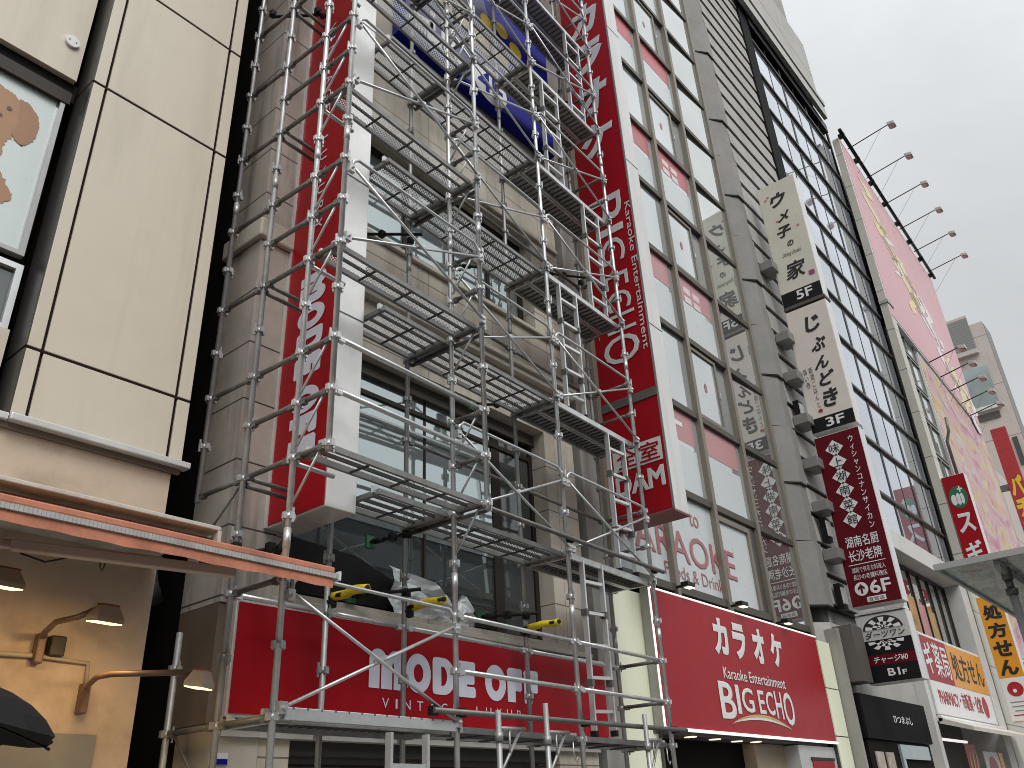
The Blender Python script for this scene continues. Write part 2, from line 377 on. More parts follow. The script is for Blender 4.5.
# ================================================================== BEIGE BUILDING (nearest, with awning and lamps)
YB = 6.0
b = thing('beige_building', (0, 7.5, 0), 'beige panelled building with a dog sticker window beside the scaffolding', 'building')
XL, XR = 1.87, 3.174
zj = [4.265, 4.83, 7.50, 8.89, 11.56, 12.95, 15.6]
xs = [(XL, 1.968), (1.992, 3.036), (3.064, XR)]
bx('wall', JOINT, b, XL+.02, XR-.02, 6.02, 13.5, 4.2, 15.6)
mb = MB()
for i in range(len(zj)-1):
    for xa, xb in xs: mb.box(xa, xb, YB, 6.06, zj[i]+(.012 if i else 0), zj[i+1]-.012)
bev(mb.build('cladding_panel', BEIGE, b), .004, 1)
for z in zj[1:-1]: bx('joint', JOINT, b, XL+.002, XR-.002, 6.006, 6.058, z-.011, z+.011)
mb = MB()
for i in range(len(zj)-1): mb.box(XR-.06, XR+.001, 6.063, 13.5, zj[i]+.012, zj[i+1]-.012)
mb.build('side_cladding', BEIGE, b)
mb = MB()
for i in range(len(zj)-1): mb.box(XL-.012, XL+.018, 6.004, 6.34, zj[i]+(.012 if i else 0), zj[i+1]-.012)
mb.build('reveal', mat('grey_reveal', (.045, .042, .038), .4, .1), b)
YW = 6.25
bx('spandrel_panel', BEIGE, b, -6, 1.80, YW-.03, 6.5, 7.60, 10.3)
bx('spandrel_panel', BEIGE, b, -6, 1.80, YW-.03, 6.5, 2.9, 5.03)
bx('wall', DARK, b, -6, XL, 6.56, 13.5, 2.9, 15.6)
bx('lintel', DARK, b, -6, 1.84, YW+.03, 6.56, 7.40, 7.597); bx('lintel', DARKB, b, -6, 1.80, YW-.012, YW+.028, 7.33, 7.46)
pv_ = PY(72, 42.5, YW-.03)
mb = MB(); mb.tube(pv_+Vc((0, .01, 0)), pv_+Vc((0, -.025, 0)), .062, 24); vent = mb.build('vent_cap', WHITE, b)
mb = MB()
for dx in (-.03, .03): mb.tube(pv_+Vc((dx, -.024, 0)), pv_+Vc((dx, -.03, 0)), .006, 8)
mb.build('screw', GALVD, vent)
def window(parent, x0, x1, z0, z1, y, fw, fm, gm, name='window', mull=(), trans=(), depth=.07, panename='pane'):
    mb = MB()
    mb.box(x0, x0+fw, y, y+depth, z0, z1).box(x1-fw, x1, y, y+depth, z0, z1)
    mb.box(x0+fw, x1-fw, y, y+depth, z0, z0+fw).box(x0+fw, x1-fw, y, y+depth, z1-fw, z1)
    for xm, w in mull: mb.box(xm-w/2, xm+w/2, y+.004, y+depth, z0+fw, z1-fw)
    f = mb.build(name, fm, parent)
    for zm, w in trans: bx('transom', fm, f, x0+fw, x1-fw, y-.012, y+depth-.01, zm-w/2, zm+w/2)
    bx(panename, gm, f, x0+fw*.5, x1-fw*.5, y+depth*.6, y+depth*.6+.012, z0+fw*.5, z1-fw*.5)
    return f
w = window(b, -1.2, 1.77, 5.70, 7.38, YW, .038, mat('grey_alu_frame', (.42, .42, .41), .4, .4), GLASSB)
fs = front(YW+.04)
st = patch(fs, [rect(-1.1, 1.715, 5.75, 7.335)], STICK, w, 'window_sticker', .004)
w2 = window(b, -1.2, 1.79, 5.03, 5.62, YW, .05, ALU, GLASSD)
mb = MB()
for k in range(8): mb.box(-1.15, 1.72, YW+.05, YW+.07, 5.09+k*.058, 5.12+k*.058)
mb.build('louvre', GALVD, w2)
# generic long-eared dog printed on the sticker
def P2(pts): return [(PY(x, y, YW+.04).x, PY(x, y, YW+.04).z) for x, y in pts]
def curly(pts, amp=.012, n=7):
    out = []
    for i in range(len(pts)):
        a = Vc(pts[i]); c = Vc(pts[(i+1) % len(pts)])
        for k in range(n): q = a.lerp(c, k/n); out.append((q.x+random.uniform(-amp, amp), q.y+random.uniform(-amp, amp)))
    return out
patch(fs, [curly(P2([(-34, 60), (-20, 70), (2, 86), (12, 93), (22, 104), (28, 112), (22, 128), (10, 138), (2, 146), (-2, 165), (3, 178), (10, 192), (11, 200), (0, 204), (-20, 196), (-40, 190), (-56, 120)]))], DOGF, st, 'dog_print', .008)
patch(fs, [curly(P2([(20, 100), (31, 106), (39, 120), (37, 134), (30, 144), (22, 147), (14, 140), (11, 133), (19, 122)]), .010)], mat('tan_fur_ear', (.36, .19, .10), .5), st, 'dog_ear_print', .010)
for x, y, r_ in ((9, 109, .020), (0, 115, .016)):
    q = PY(x, y, YW+.04); patch(fs, [ell(q.x, q.z, r_, r_)], DOGL, st, 'dog_eye_print', .012)
# ledge and lower wall
mb = MB(); mb.box(XL-.02, XR+.03, 5.90, 6.0, 4.212, 4.262).box(-6, XL-.025, 5.93, 6.0, 4.212, 4.262)
bev(mb.build('ledge', SILVER, b), .006)
bx('ledge_shadow', mat('ledge_shadow_brown', (.16, .12, .09), .6), b, -6, XR-.02, 5.965, 6.0, 4.17, 4.21)  # brown band painting the shadow under the ledge
bx('lower_wall', CREAMW, b, -6, 3.10, 6.0, 13.5, .12, 4.168)
bx('lower_panel', mat('grey_painted_panel', (.25, .24, .225), .6, 0, .1, 2, stain=(.2, .17, .13)), b, -6, PY(94, 745, 6).x, 5.985, 5.998, .12, PY(94, 735, 6).z)
q = PY(140, 743, 6.0)
cq = [PY(0, 653.5, 5.97), PY(38, 656, 5.97), PY(88, 663, 5.97), PY(85, 690, 5.97)]
MB().path([Vc((-6, 5.97, cq[0].z))]+cq, .016).build('conduit', mat('pale_conduit', (.40, .33, .24), .5, 0, .1, 6), b)

# awning: retracted-arm fabric awning of the beige building
YA = 4.42
zA = 1.6+.341*YA
xa1 = .80*YA
aw = thing('awning', (0, 5.9, 3.6), 'orange canvas awning with a pale front track over the lamp-lit wall', 'awning')
zt = 3.40; YR_ = 5.16
bev(bx('eave_slab', EAVEM, b, -6, 3.07, 5.12, 5.998, 3.485, 3.515), .006); bx('eave_drop', EAVEM, b, 3.045, 3.072, 5.118, 5.2, 3.40, 3.484)
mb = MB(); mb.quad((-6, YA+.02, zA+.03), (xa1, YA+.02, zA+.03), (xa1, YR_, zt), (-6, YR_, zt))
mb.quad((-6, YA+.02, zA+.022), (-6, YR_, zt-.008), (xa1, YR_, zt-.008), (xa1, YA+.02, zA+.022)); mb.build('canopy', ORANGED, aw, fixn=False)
bev(bx('front_bar', ORANGE, aw, -6, xa1-.01, YA+.012, YA+.07, zA+.018, zA+.062), .01)
bx('front_track', RIBW, aw, -6, xa1, YA-.012, YA+.06, zA-.020, zA+.012)
mb = MB(); n = 140
for k in range(n):
    xk = -6+(xa1-.03+6)*k/n; xk2 = -6+(xa1-.03+6)*(k+1)/n
    def dz_(q): return zA-.082-.003*math.sin(q*1.7)-.003*math.sin(q*.6)
    yy = YA+.004*math.sin(k*.9); yy2 = YA+.004*math.sin((k+1)*.9)
    mb.quad((xk, YA, zA-.022), (xk2, YA, zA-.022), (xk2, yy2, dz_(k+1)), (xk, yy, dz_(k)))
mb.build('valance', ORANGE, aw, fixn=False)
bx('end_cap', WHITEP, aw, xa1+.002, xa1+.018, YA-.02, YA+.075, zA-.03, zA+.03)
mb = MB(); mb.tube((-6, YR_+.05, zt), (3.03, YR_+.05, zt), .05, 14); mb.build('roller', mat('dark_rust_roller', (.16, .05, .03), .7, 0, .3, 4), aw)
ARM = mat('brown_white_arm', (.62, .50, .44), .5, 0)
bev(MB().obox((1.84, 5.34, 3.17), (1.14, -.60, -.095), (.03, .06, 0), (0, 0, .062)).build('folding_arm', ARM, aw), .008)
bev(MB().obox((1.80, 5.40, 3.19), (1.05, .05, .10), (-.01, .06, 0), (0, 0, .05)).build('folding_arm', ARM, aw), .008)
p0 = PY(20, 553, 5.5); MB().path([p0, PY(45, 562, 5.5), PY(66, 558, 5.6), PY(85, 552, 5.6)], .006, 6).build('cord', INK, aw)
p0 = PY(101, 560, 5.7); MB().path([p0, p0+Vc((0, 0, -.05)), p0+Vc((.02, 0, -.07)), p0+Vc((.03, 0, -.04)), p0+Vc((.03, 0, 0))], .007, 6).build('hook', GALVD, aw)

# three gooseneck lamps on the beige building's wall
def arm_lamp(base_px, path_px, head_px, ydepth, yaw, label, w=.2, shape='cone'):
    pb = PY(*base_px, 5.97); ph = PY(*head_px, ydepth)
    t = thing('wall_lamp', pb, label, 'lamp', 'arm lamps lighting the beige wall')
    bev(MB().box(pb.x-.028, pb.x+.028, pb.y-.045, 5.998, pb.z-.12, pb.z+.07).build('mounting_box', RUST, t), .01)
    pts = [pb+Vc((0, -.04, .05))]
    for i, (x, y) in enumerate(path_px): f = (i+1)/(len(path_px)+1); pts.append(PY(x, y, 5.93+(ydepth-5.93)*f))
    pts.append(ph+Vc((-.02, .06, .06)))
    MB().path(pts, .019, 8).build('arm', RUST, t)
    Rz = Matrix.Rotation(yaw, 3, 'Z') @ Matrix.Rotation(R(9), 3, 'X')
    def L(x, y, z): return ph + Rz @ Vc((x, y, z))
    hw = w*.42; hd = .065
    top = [L(-hw*.55, -hd*.6, .062), L(hw*.55, -hd*.6, .062), L(hw*.55, hd*.6, .062), L(-hw*.55, hd*.6, .062)]
    mid = [L(-hw, -hd, -.012), L(hw, -hd, -.012), L(hw, hd, -.012), L(-hw, hd, -.012)]
    bot = [L(-hw, -hd, -.040), L(hw, -hd, -.040), L(hw, hd, -.040), L(-hw, hd, -.040)]
    mb = MB(); mb.add(top+mid+bot, [(0, 1, 2, 3)]+[(i, (i+1) % 4, 4+(i+1) % 4, 4+i) for i in range(4)]+[(4+i, 4+(i+1) % 4, 8+(i+1) % 4, 8+i) for i in range(4)])
    sh = mb.build('lamp_head', LAMPB, t)
    MB().obox(L(-hw*.6, -hd*.6, .060), Rz @ Vc((hw*1.2, 0, 0)), Rz @ Vc((0, hd*1.2, 0)), (0, 0, .012)).build('cap', mat('red_brown_cap', (.25, .05, .035), .5), sh)
    mb = MB(); mb.obox(L(-hw*.92, -hd*.92, -.046), Rz @ Vc((hw*1.84, 0, 0)), Rz @ Vc((0, hd*1.84, 0)), Rz @ Vc((0, 0, .02))); mb.build('lens', WARM, sh)
    ld = bpy.data.lights.new('lamp_glow', 'AREA'); ld.energy = 3.4; ld.color = (1, .66, .30); ld.size = .16
    lo = bpy.data.objects.new('lamp_glow', ld); lo.location = ph+Vc((0, .02, -.075)); lo.rotation_euler = (R(28), 0, 0); COL.objects.link(lo); par(lo, t)
    return t
arm_lamp((-26, 600), [(-18, 575)], (5, 580), 5.3, .1, 'warm arm lamp cut by the picture edge close under the awning', .22)
arm_lamp((39, 645), [(43, 634), (56, 622), (78, 617)], (106, 616), 5.35, .12, 'warm lit arm lamp with a flared head on the cream wall', .22)
arm_lamp((83, 695), [(87, 686), (97, 677), (112, 674), (160, 673)], (200, 681), 5.05, .5, 'warm arm lamp on a long straight arm reaching over the dark gap', .17)
q = PY(57, 644, 5.95); bev(MB().box(q.x-.05, q.x+.05, 5.92, 5.998, q.z-.08, q.z+.05).build('junction_box', mat('black_box', (.03, .025, .02), .5), b), .01)

# alley behind the gap and a drain pipe in it
o = MB().box(3.18, 3.64, 9.0, 9.2, .12, 16).build('alley_wall', mat('dark_alley', (.09, .08, .07), .8, 0, .2, 1, stain=(.03, .025, .02), stain_amt=.7)); tag(o, 'black end wall deep in the gap between the beige and stone buildings', 'wall')  # dark brown-grey wall with darker blotches
q = PY(189, 585, 7.0)
o = MB().path([(3.5, 6.95, q.z+.5), (3.46, 6.9, q.z+.2), (3.50, 6.85, q.z-.1), (3.60, 6.9, q.z-.22)], .07, 12).build('duct', GALVD); tag(o, 'curved grey duct in the dark gap beside the awning end', 'duct')

# umbrella passing at the lower left
um = thing('umbrella', PY(-106, 740, 3.0), 'open black umbrella at the lower edge by the lamp-lit wall', 'umbrella')
uc = PY(-106, 668, 3.0); n = 8; mb = MB(); rings = 7; vs = []
for j in range(rings+1):
    f = j/rings
    for k in range(n*4):
        t = 2*math.pi*k/(n*4); sc = 1-.05*f*(1-abs(math.cos(t*n/2)))*1.4
        r_ = .47*math.sin(f*1.25)/math.sin(1.25)*sc; z = .20*(math.cos(f*1.25)-1)/(1-math.cos(1.25)) - .02*f*f*(1-abs(math.cos(t*n/2)))*-1
        vs.append(uc+Vc((r_*math.cos(t), r_*math.sin(t), z)))
m4 = n*4
mb.add(vs, [(j*m4+k, j*m4+(k+1) % m4, (j+1)*m4+(k+1) % m4, (j+1)*m4+k) for j in range(rings) for k in range(m4)])
mb.build('canopy', UMBR, um)
mb = MB()
for k in range(n):
    t = 2*math.pi*k/n; e = uc+Vc((.47*math.cos(t), .47*math.sin(t), -.2)); mb.tube(uc+Vc((0, 0, -.03)), e, .0035, 5); mb.tube(e, e+Vc((.012*math.cos(t), .012*math.sin(t), -.006)), .005, 6)
mb.build('rib', BLACK, um); MB().tube(uc+Vc((0, 0, .05)), uc+Vc((0, 0, -.75)), .008, 8).build('shaft', BLACK, um); MB().path([uc+Vc((0, 0, -.72)), uc+Vc((0, 0, -.86)), uc+Vc((.02, 0, -.9)), uc+Vc((.06, 0, -.9)), uc+Vc((.07, 0, -.86))], .013, 8).build('handle', BLACK, um)

# ================================================================== STONE BUILDING (behind the scaffolding)
s = thing('stone_building', (6.4, 8, 0), 'stone-clad shop building wrapped in scaffolding with wide dark windows', 'building')
PX0 = 3.65; ZT = 26
mb = MB()
W1 = (4.2, 8.045, 3.42, 6.09); W2 = (4.2, 8.03, 7.66, 9.15)
# wall around two window openings and the shutter opening
SH = (4.41, 7.93, .12, 2.27)
def wall_with_holes(mb, x0, x1, z0, z1, y0, y1, holes):
    zs = sorted(set([z0, z1]+[h[2] for h in holes]+[h[3] for h in holes]))
    for a, c in zip(zs, zs[1:]):
        cuts = sorted([(h[0], h[1]) for h in holes if h[2] < c-1e-6 and h[3] > a+1e-6]); x = x0
        for l, r_ in cuts:
            if l > x: mb.box(x, l, y0, y1, a, c)
            x = r_
        if x < x1: mb.box(x, x1, y0, y1, a, c)
wall_with_holes(mb, 4.12, 8.67, .12, ZT, 6.0, 6.45, [W1, W2, SH])
mb.build('wall', STONE, s)
bx('wall', DARK, s, PX0+.05, 9.24, 6.57, 15, .12, ZT)
bx('pier', PIERM, s, PX0, 4.118, 5.985, 6.56, 3.25, ZT)
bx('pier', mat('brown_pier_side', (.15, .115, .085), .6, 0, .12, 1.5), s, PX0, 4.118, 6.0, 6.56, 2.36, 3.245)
bx('pier_base', PALE, s, PX0+.1, 4.118, 6.0, 6.56, .12, 2.355)
bev(bx('pier_band', PALE, s, PX0-.05, 4.15, 5.93, 6.6, 6.78, 7.0), .02)
bx('groove', DARK, s, 8.672, 8.828, 6.32, 6.45, .12, ZT)
bx('pilaster', GREYC, s, 8.83, 9.245, 5.99, 6.56, .12, ZT)
for z0, z1, d in ((6.72, 6.80, .10), (6.80, 6.86, .15), (3.30, 3.36, .05), (9.22, 9.28, .04), (7.56, 7.62, .05)):
    bev(bx('string_course', PALE, s, 4.13, 8.66, 6.0-d, 6.0, z0, z1), .01)
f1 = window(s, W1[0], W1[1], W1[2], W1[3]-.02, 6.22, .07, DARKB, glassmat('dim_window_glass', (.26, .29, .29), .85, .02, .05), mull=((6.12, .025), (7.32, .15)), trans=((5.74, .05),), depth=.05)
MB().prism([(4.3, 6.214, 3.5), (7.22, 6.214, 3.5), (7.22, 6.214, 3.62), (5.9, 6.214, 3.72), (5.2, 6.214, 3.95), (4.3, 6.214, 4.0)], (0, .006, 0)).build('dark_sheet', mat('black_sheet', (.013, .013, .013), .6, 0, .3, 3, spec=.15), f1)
bx('blind_reflection_pane', GLASSA, f1, 4.28, 6.105, 6.236, 6.2485, 4.32, 5.98); bx('blind_reflection_pane', GLASSA, f1, 6.135, 7.24, 6.236, 6.2485, 4.32, 5.98)  # pale blind tone; its lower edge paints in where the sky reflection stops
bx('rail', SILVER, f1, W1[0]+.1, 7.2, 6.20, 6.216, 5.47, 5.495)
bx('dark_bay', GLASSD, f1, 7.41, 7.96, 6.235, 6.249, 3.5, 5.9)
bx('header', mat('brown_header', (.10, .085, .07), .4, .2), f1, W1[0], W1[1], 6.17, 6.22, 5.93, 6.07)
f2 = window(s, W2[0], W2[1], W2[2], W2[3], 6.20, .09, DARKB, GLASSA, mull=tuple((x, .06) for x in (4.95, 5.75, 6.6, 7.3)), depth=.05)
MB().box(W2[0], W2[1], 5.99, 6.2, W2[2]-.02, W2[2]-.001).build('sill', DARKB, f2)
mb = MB(); n = 28
mb.quad((SH[0], 6.30, .12), (SH[1], 6.30, .12), (SH[1], 6.30, SH[3]), (SH[0], 6.30, SH[3])); mb.build('shutter', SHUT, s)
bx('shutter_box', mat('dark_shutter_box', (.06, .06, .058), .5, .3), s, SH[0], SH[1], 6.05, 6.28, 2.16, 2.27)
bx('lintel', CONCS, s, 3.76, 8.66, 5.95, 6.0, 2.272, 2.39)
fr = front(5.99); q = PY(219, 756, 5.985)
ap = bx('address_plate', WHITE, s, q.x-.075, q.x+.075, 5.985, 5.998, q.z-.06, q.z+.02); bx('plate_band', BLUE, ap, q.x-.07, q.x+.07, 5.978, 5.984, q.z-.057, q.z-.02)
# plastic sheet stuffed behind the scaffold on the window sill
mb = MB(); gx, gz = 16, 9; A = PY(404, 618, 5.95); Bp = PY(474, 612, 5.95); vs = []
for i in range(gx+1):
    for j in range(gz+1):
        u = i/gx; v = j/gz; h = (.36*(1-u)**.7+.12 if u < .8 else .16+.18*math.sin((u-.8)*15))
        vs.append((A.x-.05+(Bp.x-A.x+.15)*u, 6.05+.07*math.sin(u*9+v*4)*math.sin(v*5)+random.uniform(-.02, .02), 3.43+h*v+random.uniform(-.008, .008)))
mb.add(vs, [(i*(gz+1)+j, (i+1)*(gz+1)+j, (i+1)*(gz+1)+j+1, i*(gz+1)+j+1) for i in range(gx) for j in range(gz)])
o = mb.build('plastic_sheet', PLAST); tag(o, 'crumpled translucent plastic sheet propped on the window sill above the shop sign', 'plastic sheet')

# ------------------------------------------------------------------ signs of the stone building
def sign_box(name, label, x0, x1, y0, y1, z0, z1, facem, edgem, axis, fw=.02, group=None, cat='sign'):
    """a box sign; axis 'x': lettered face looks to -X, axis 'y': lettered face looks to -Y"""
    t = thing(name, ((x0+x1)/2, (y0+y1)/2, z0), label, cat, group)
    bev(bx('casing', edgem, t, x0, x1, y0, y1, z0, z1), .006)
    if axis == 'x': bx('face', facem, t, x0-.012, x0-.001, y0+fw, y1-fw, z0+fw, z1-fw)
    else: bx('face', facem, t, x0+fw, x1-fw, y0-.012, y0-.001, z0+fw, z1-fw)
    return t
sg = sign_box('shop_sign', 'wide red shop sign reading MODE OFF VINTAGE LUXURY above the shutter', 3.73, 8.755, 5.88, 5.985, 2.40, 3.264, RED, SILVER, 'y', .022)
fr = front(5.866)
fat_text(fr, 'MODE OFF', 5.09, 7.46, 2.70, 3.035, LILAC, sg)
def spaced(fr, body, a0, a1, b0, b1, m, p, bold=0.0, name='lettering'):
    n = len(body); mb = MB(); wd = {'I': .22, ' ': .8, 'L': .6}
    ws = [wd.get(c, .75) for c in body]; gap = .75; k = (a1-a0)/(sum(ws)+gap*(n-1)); a = a0
    for c, w_ in zip(body, ws):
        if c != ' ': put2d(mb, fr, glyph(c, bold), a, a+w_*k, b0, b1)
        a += (w_+gap)*k
    orient(fr, mb); return mb.build(name, m, p, fixn=False)
spaced(fr, 'VINTAGE LUXURY', 5.25, 7.32, 2.545, 2.625, LILAC, sg)
# projecting vertical sign
sv = sign_box('projecting_sign', 'tall red projecting sign reading MODE OFF with a silver front edge', 4.0, 4.31, 5.19, 5.98, 3.91, 11.9, RED, SILVER, 'x', .018)
fr = sider(3.986)
fat_text(fr, 'MODE OFF', -6.32, -4.42, -5.74, -5.36, LILAC, sv)
spaced(fr, 'VINTAGE LUXURY', -9.75, -6.85, -5.60, -5.49, LILAC, sv)
mb = MB()
for z in (9.6, 7.35, 5.75): mb.box(4.002, 4.308, 5.186, 5.1895, z, z+.012)
mb.build('seam', GALVD, sv)
bx('back_trim', SILVER, sv, 3.975, 3.999, 5.945, 5.983, 3.91, 11.9)
for z in (4.6, 7.2, 9.8): bx('bracket', GALVD, sv, 4.1, 4.2, 5.981, 6.0, z, z+.12)
# blue fourth-floor sign
sb = sign_box('floor_sign', 'deep blue fourth-floor sign with gold discs behind the upper scaffold decks', 5.25, 8.58, 5.80, 5.98, 11.02, 16.2, BLUE, BLUE, 'y', .02)
fr = front(5.787)
LB = mat('pale_blue_print', (.12, .12, .24), .35, 0, .15, 2)
patch(fr, [[(5.3, 11.1), (7.0, 11.1), (7.2, 12.3), (6.9, 13.4), (6.6, 14.6), (6.4, 16.1), (5.3, 16.1)]], LB, sb, 'pale_print', .003)
for x, y, r_ in ((486, 22, .14), (501, 31, .15), (515, 51, .15)):
    q = PY(x, y, 5.787); patch(fr, [ell(q.x, q.z, r_, r_)], YELI, sb, 'gold_disc', .008)
for x, y in ((461, 14), (480, 40), (500, 58), (447, 2)):
    q = PY(x, y, 5.787); patch(fr, [rrect(q.x-.2, q.x+.2, q.z-.22, q.z+.2, .08)], mat('pale_gold_print', (.55, .44, .20), .4), sb, 'gold_print', .006)
q = PY(490, 86, 5.787); cir = patch(fr, [ell(q.x, q.z, .38, .36)], WHITE, sb, 'white_disc', .008)
text(fr, '4F', q.x-.28, q.x+.28, q.z-.2, q.z+.2, BLUE, sb, .03, h=.013)
for x0, x1, y_ in ((411, 431, 14), (413, 428, 24)):
    for k in range(6):
        q = PY(x0+(x1-x0)*k/5, y_+ (k*2.6), 5.787); patch(fr, [rrect(q.x-.05, q.x+.04, q.z-.1, q.z+.1, .02)], WHITE, sb, 'white_mark', .008)
for x, y in ((436, 30), (447, 41), (456, 47)):
    q = PY(x, y, 5.787); patch(fr, [rect(q.x-.12, q.x-.02, q.z-.3, q.z+.3), rect(q.x-.02, q.x+.15, q.z-.3, q.z-.18)], WHITE, sb, 'white_mark', .008)

# ================================================================== SCAFFOLDING
TH = R(2.3); SO = Vc((3.47, 4.92, 0)); SU = Vc((math.cos(TH), math.sin(TH), 0)); SV = Vc((-math.sin(TH), math.cos(TH), 0))
def S(u, v, z): return SO + SU*u + SV*v + Vc((0, 0, z))
Z0 = 2.284; ZTOP = 16.6
def zd(k): return Z0 + 1.8*k
sc = thing('scaffolding', S(2.7, .3, 0), 'galvanised tube scaffolding standing in front of the stone building', 'scaffolding')
PR = .0243
def pole(u, v, z0, z1, foot=False):
    mb = MB(); mb.tube(S(u, v, z0), S(u, v, z1), PR, 10)
    n0 = math.ceil((z0+.05-Z0)/.45); n1 = math.floor((z1-.05-Z0)/.45)
    for n in range(n0, n1+1):
        z = Z0+.45*n
        mb.tube(S(u, v, z-.02), S(u, v, z+.02), PR+.006, 10)
        for du, dv in ((1, 0), (-1, 0), (0, 1), (0, -1)):            # four wedge pockets welded round the tube
            a = SU*du+SV*dv; w = SU*-dv+SV*du
            mb.obox(S(u, v, z-.025)+a*(PR+.004)-w*.015, a*.022, w*.03, (0, 0, .048))
        if random.random() < .8:                                     # wedge of a coupled transom
            du, dv = random.choice(((1, 0), (0, -1), (-1, 0))); a = SU*du+SV*dv; w = SU*-dv+SV*du
            mb.obox(S(u, v, z-.055)+a*(PR+.016)-w*.006, a*.014, w*.012, (0, 0, .11))
    z = Z0+.9
    for zj_ in (zd(0)+1.2, zd(2)+1.2, zd(4)+1.2, zd(6)+1.2):
        if z0 < zj_-.1 < z1-.2: mb.tube(S(u, v, zj_-.09), S(u, v, zj_+.06), PR+.0035, 10)
    if foot: mb.box(*(lambda c: (c.x-.07, c.x+.07, c.y-.07, c.y+.07, .12, .13))(S(u, v, 0))); mb.tube(S(u, v, .13), S(u, v, .35), .017, 8)
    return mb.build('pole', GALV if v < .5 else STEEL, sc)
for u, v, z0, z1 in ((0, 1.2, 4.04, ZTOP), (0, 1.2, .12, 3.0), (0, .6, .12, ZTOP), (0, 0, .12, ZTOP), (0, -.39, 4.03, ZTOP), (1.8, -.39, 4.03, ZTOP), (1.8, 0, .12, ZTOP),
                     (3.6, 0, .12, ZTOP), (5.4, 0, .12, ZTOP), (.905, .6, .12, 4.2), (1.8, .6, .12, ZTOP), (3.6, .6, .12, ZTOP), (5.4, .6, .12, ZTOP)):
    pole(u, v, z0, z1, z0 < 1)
def clampblk(mb, p):
    mb.obox(p+Vc((-.03, -.03, -.035)), (.06, 0, 0), (0, .06, 0), (0, 0, .07)); mb.tube(p+Vc((-.045, 0, .012)), p+Vc((.045, 0, .012)), .009, 6); mb.tube(p+Vc((0, -.05, -.012)), p+Vc((0, .05, -.012)), .009, 6)
def tubep(name, p, q, r=.0213, m=None, n=8, ends=True):
    mb = MB(); mb.tube(p, q, r, n)
    if ends:
        d = (q-p).normalized()
        for e, s_ in ((p, 1), (q, -1)): mb.obox(e+d*(.012*s_)-Vc((0, 0, .03))-d.cross(Vc((0, 0, 1)))*.02, d*(.05*s_), d.cross(Vc((0, 0, 1)))*.04, (0, 0, .05))
    return mb.build(name, m or GALV, sc)
def transom(u, v0, v1, z, strut=None, u1=None):
    p = S(u, v0+.04, z); q = S(u if u1 is None else u1, v1-.04, z); tubep('transom', p, q, .0213, GALVD)
    if strut:
        a, c = (v0, v1)                                              # knee strut from the post up to the bracket arm
        MB().tube(S(u, c-.03, z-.36), S(u, a+.09, z-.02), .011, 6).build('knee_strut', GALV, sc)
for k in range(0, 8):
    z = zd(k)
    if k >= 1:
        for dz, full in ((0, 1), (.45, 0), (.9, 1)):
            if z+dz > ZTOP: continue
            if full: transom(0, .6, 1.2, z+dz)
            transom(0, 0, .6, z+dz); transom(0, -.39, 0, z+dz, True)
            transom(1.8, -.39, 0, z+dz, True)
        MB().tube(S(.02, .68, z-.05), S(.02, 1.12, z-.42), .011, 6).build('knee_strut', GALVD, sc) if k == 1 else None
        MB().tube(S(.03, .52, z-.02), S(.42, .52, z-.02), .02, 8).tube(S(.03, .60, z-.05), S(.46, .60, z-.05), .02, 8).build('stub_tube', GALVD, sc)
        MB().tube(S(.05, .03, z-.02), S(.42, .03, z-.02), .02, 8).build('stub_tube', GALV, sc)
    else:
        transom(0, 0, .6, z); transom(0, 0, .6, z+.9); transom(0, .6, 1.2, z)
        MB().tube(S(.0, 1.1, z-.02), S(.0, .66, z-.45), .011, 6).build('knee_strut', GALVD, sc)
    for u in (1.8, 3.6, 5.4):
        transom(u, 0, .6, z)
        if u == 1.8 and k >= 1:
            mb = MB(); mb.tube(S(u+.07, -.34, z-.03), S(u+.07, .6, z-.03), .0213, 8); mb.build('bearer', GALVD, sc)
    for dz in (.45, .9): transom(5.4, 0, .6, z+dz)
# handrail frames: bent top rail and a crossed pair of braces
def frame(u0, u1, v, z):
    zt_ = z+.93
    pts = [S(u0+.05, v-.035, zt_-.13), S(u0+.06, v-.035, zt_-.05), S(u0+.12, v-.035, zt_), S(u1-.12, v-.035, zt_), S(u1-.06, v-.035, zt_-.05), S(u1-.05, v-.035, zt_-.13)]
    MB().path(pts, .0155, 8).build('handrail', GALV, sc)
    a = MB(); a.tube(S(u0+.04, v-.03, z+.05), S(u1-.06, v-.03, zt_-.14), .0135, 8); a.obox(S((u0+u1)/2-.06, v-.052, z+.40), SU*.12+Vc((0, 0, .05)), SV*.018, (0, 0, .03)); a.build('brace', GALV, sc)
    MB().tube(S(u0+.06, v-.055, zt_-.14), S(u1-.04, v-.055, z+.05), .0135, 8).build('brace', GALV, sc)
    for uu, zz in ((u0+.035, z+.05), (u1-.035, z+.05), (u0+.035, zt_-.15), (u1-.035, zt_-.15)):
        MB().obox(S(uu-.03, v-.062, zz-.04), SU*.06, SV*.04, (0, 0, .08)).tube(S(uu, v-.085, zz), S(uu, v-.02, zz), .012, 6).build('frame_hook', GALV, sc)
frame(0, 1.8, 0, zd(0))
for k in range(1, 8):
    if k == 1:
        for dz in (.45, .9): tubep('handrail', S(.03, -.39, zd(1)+dz), S(1.77, -.39, zd(1)+dz), .0213)
    else: frame(0, 1.8, -.39, zd(k))
    frame(1.8, 3.6, 0, zd(k)); frame(3.6, 5.4, 0, zd(k))
for dz in (.45, .9):
    tubep('handrail', S(1.83, -.005, Z0+dz), S(3.57, -.005, Z0+dz)); tubep('handrail', S(3.63, -.005, Z0+dz), S(5.37, -.005, Z0+dz))
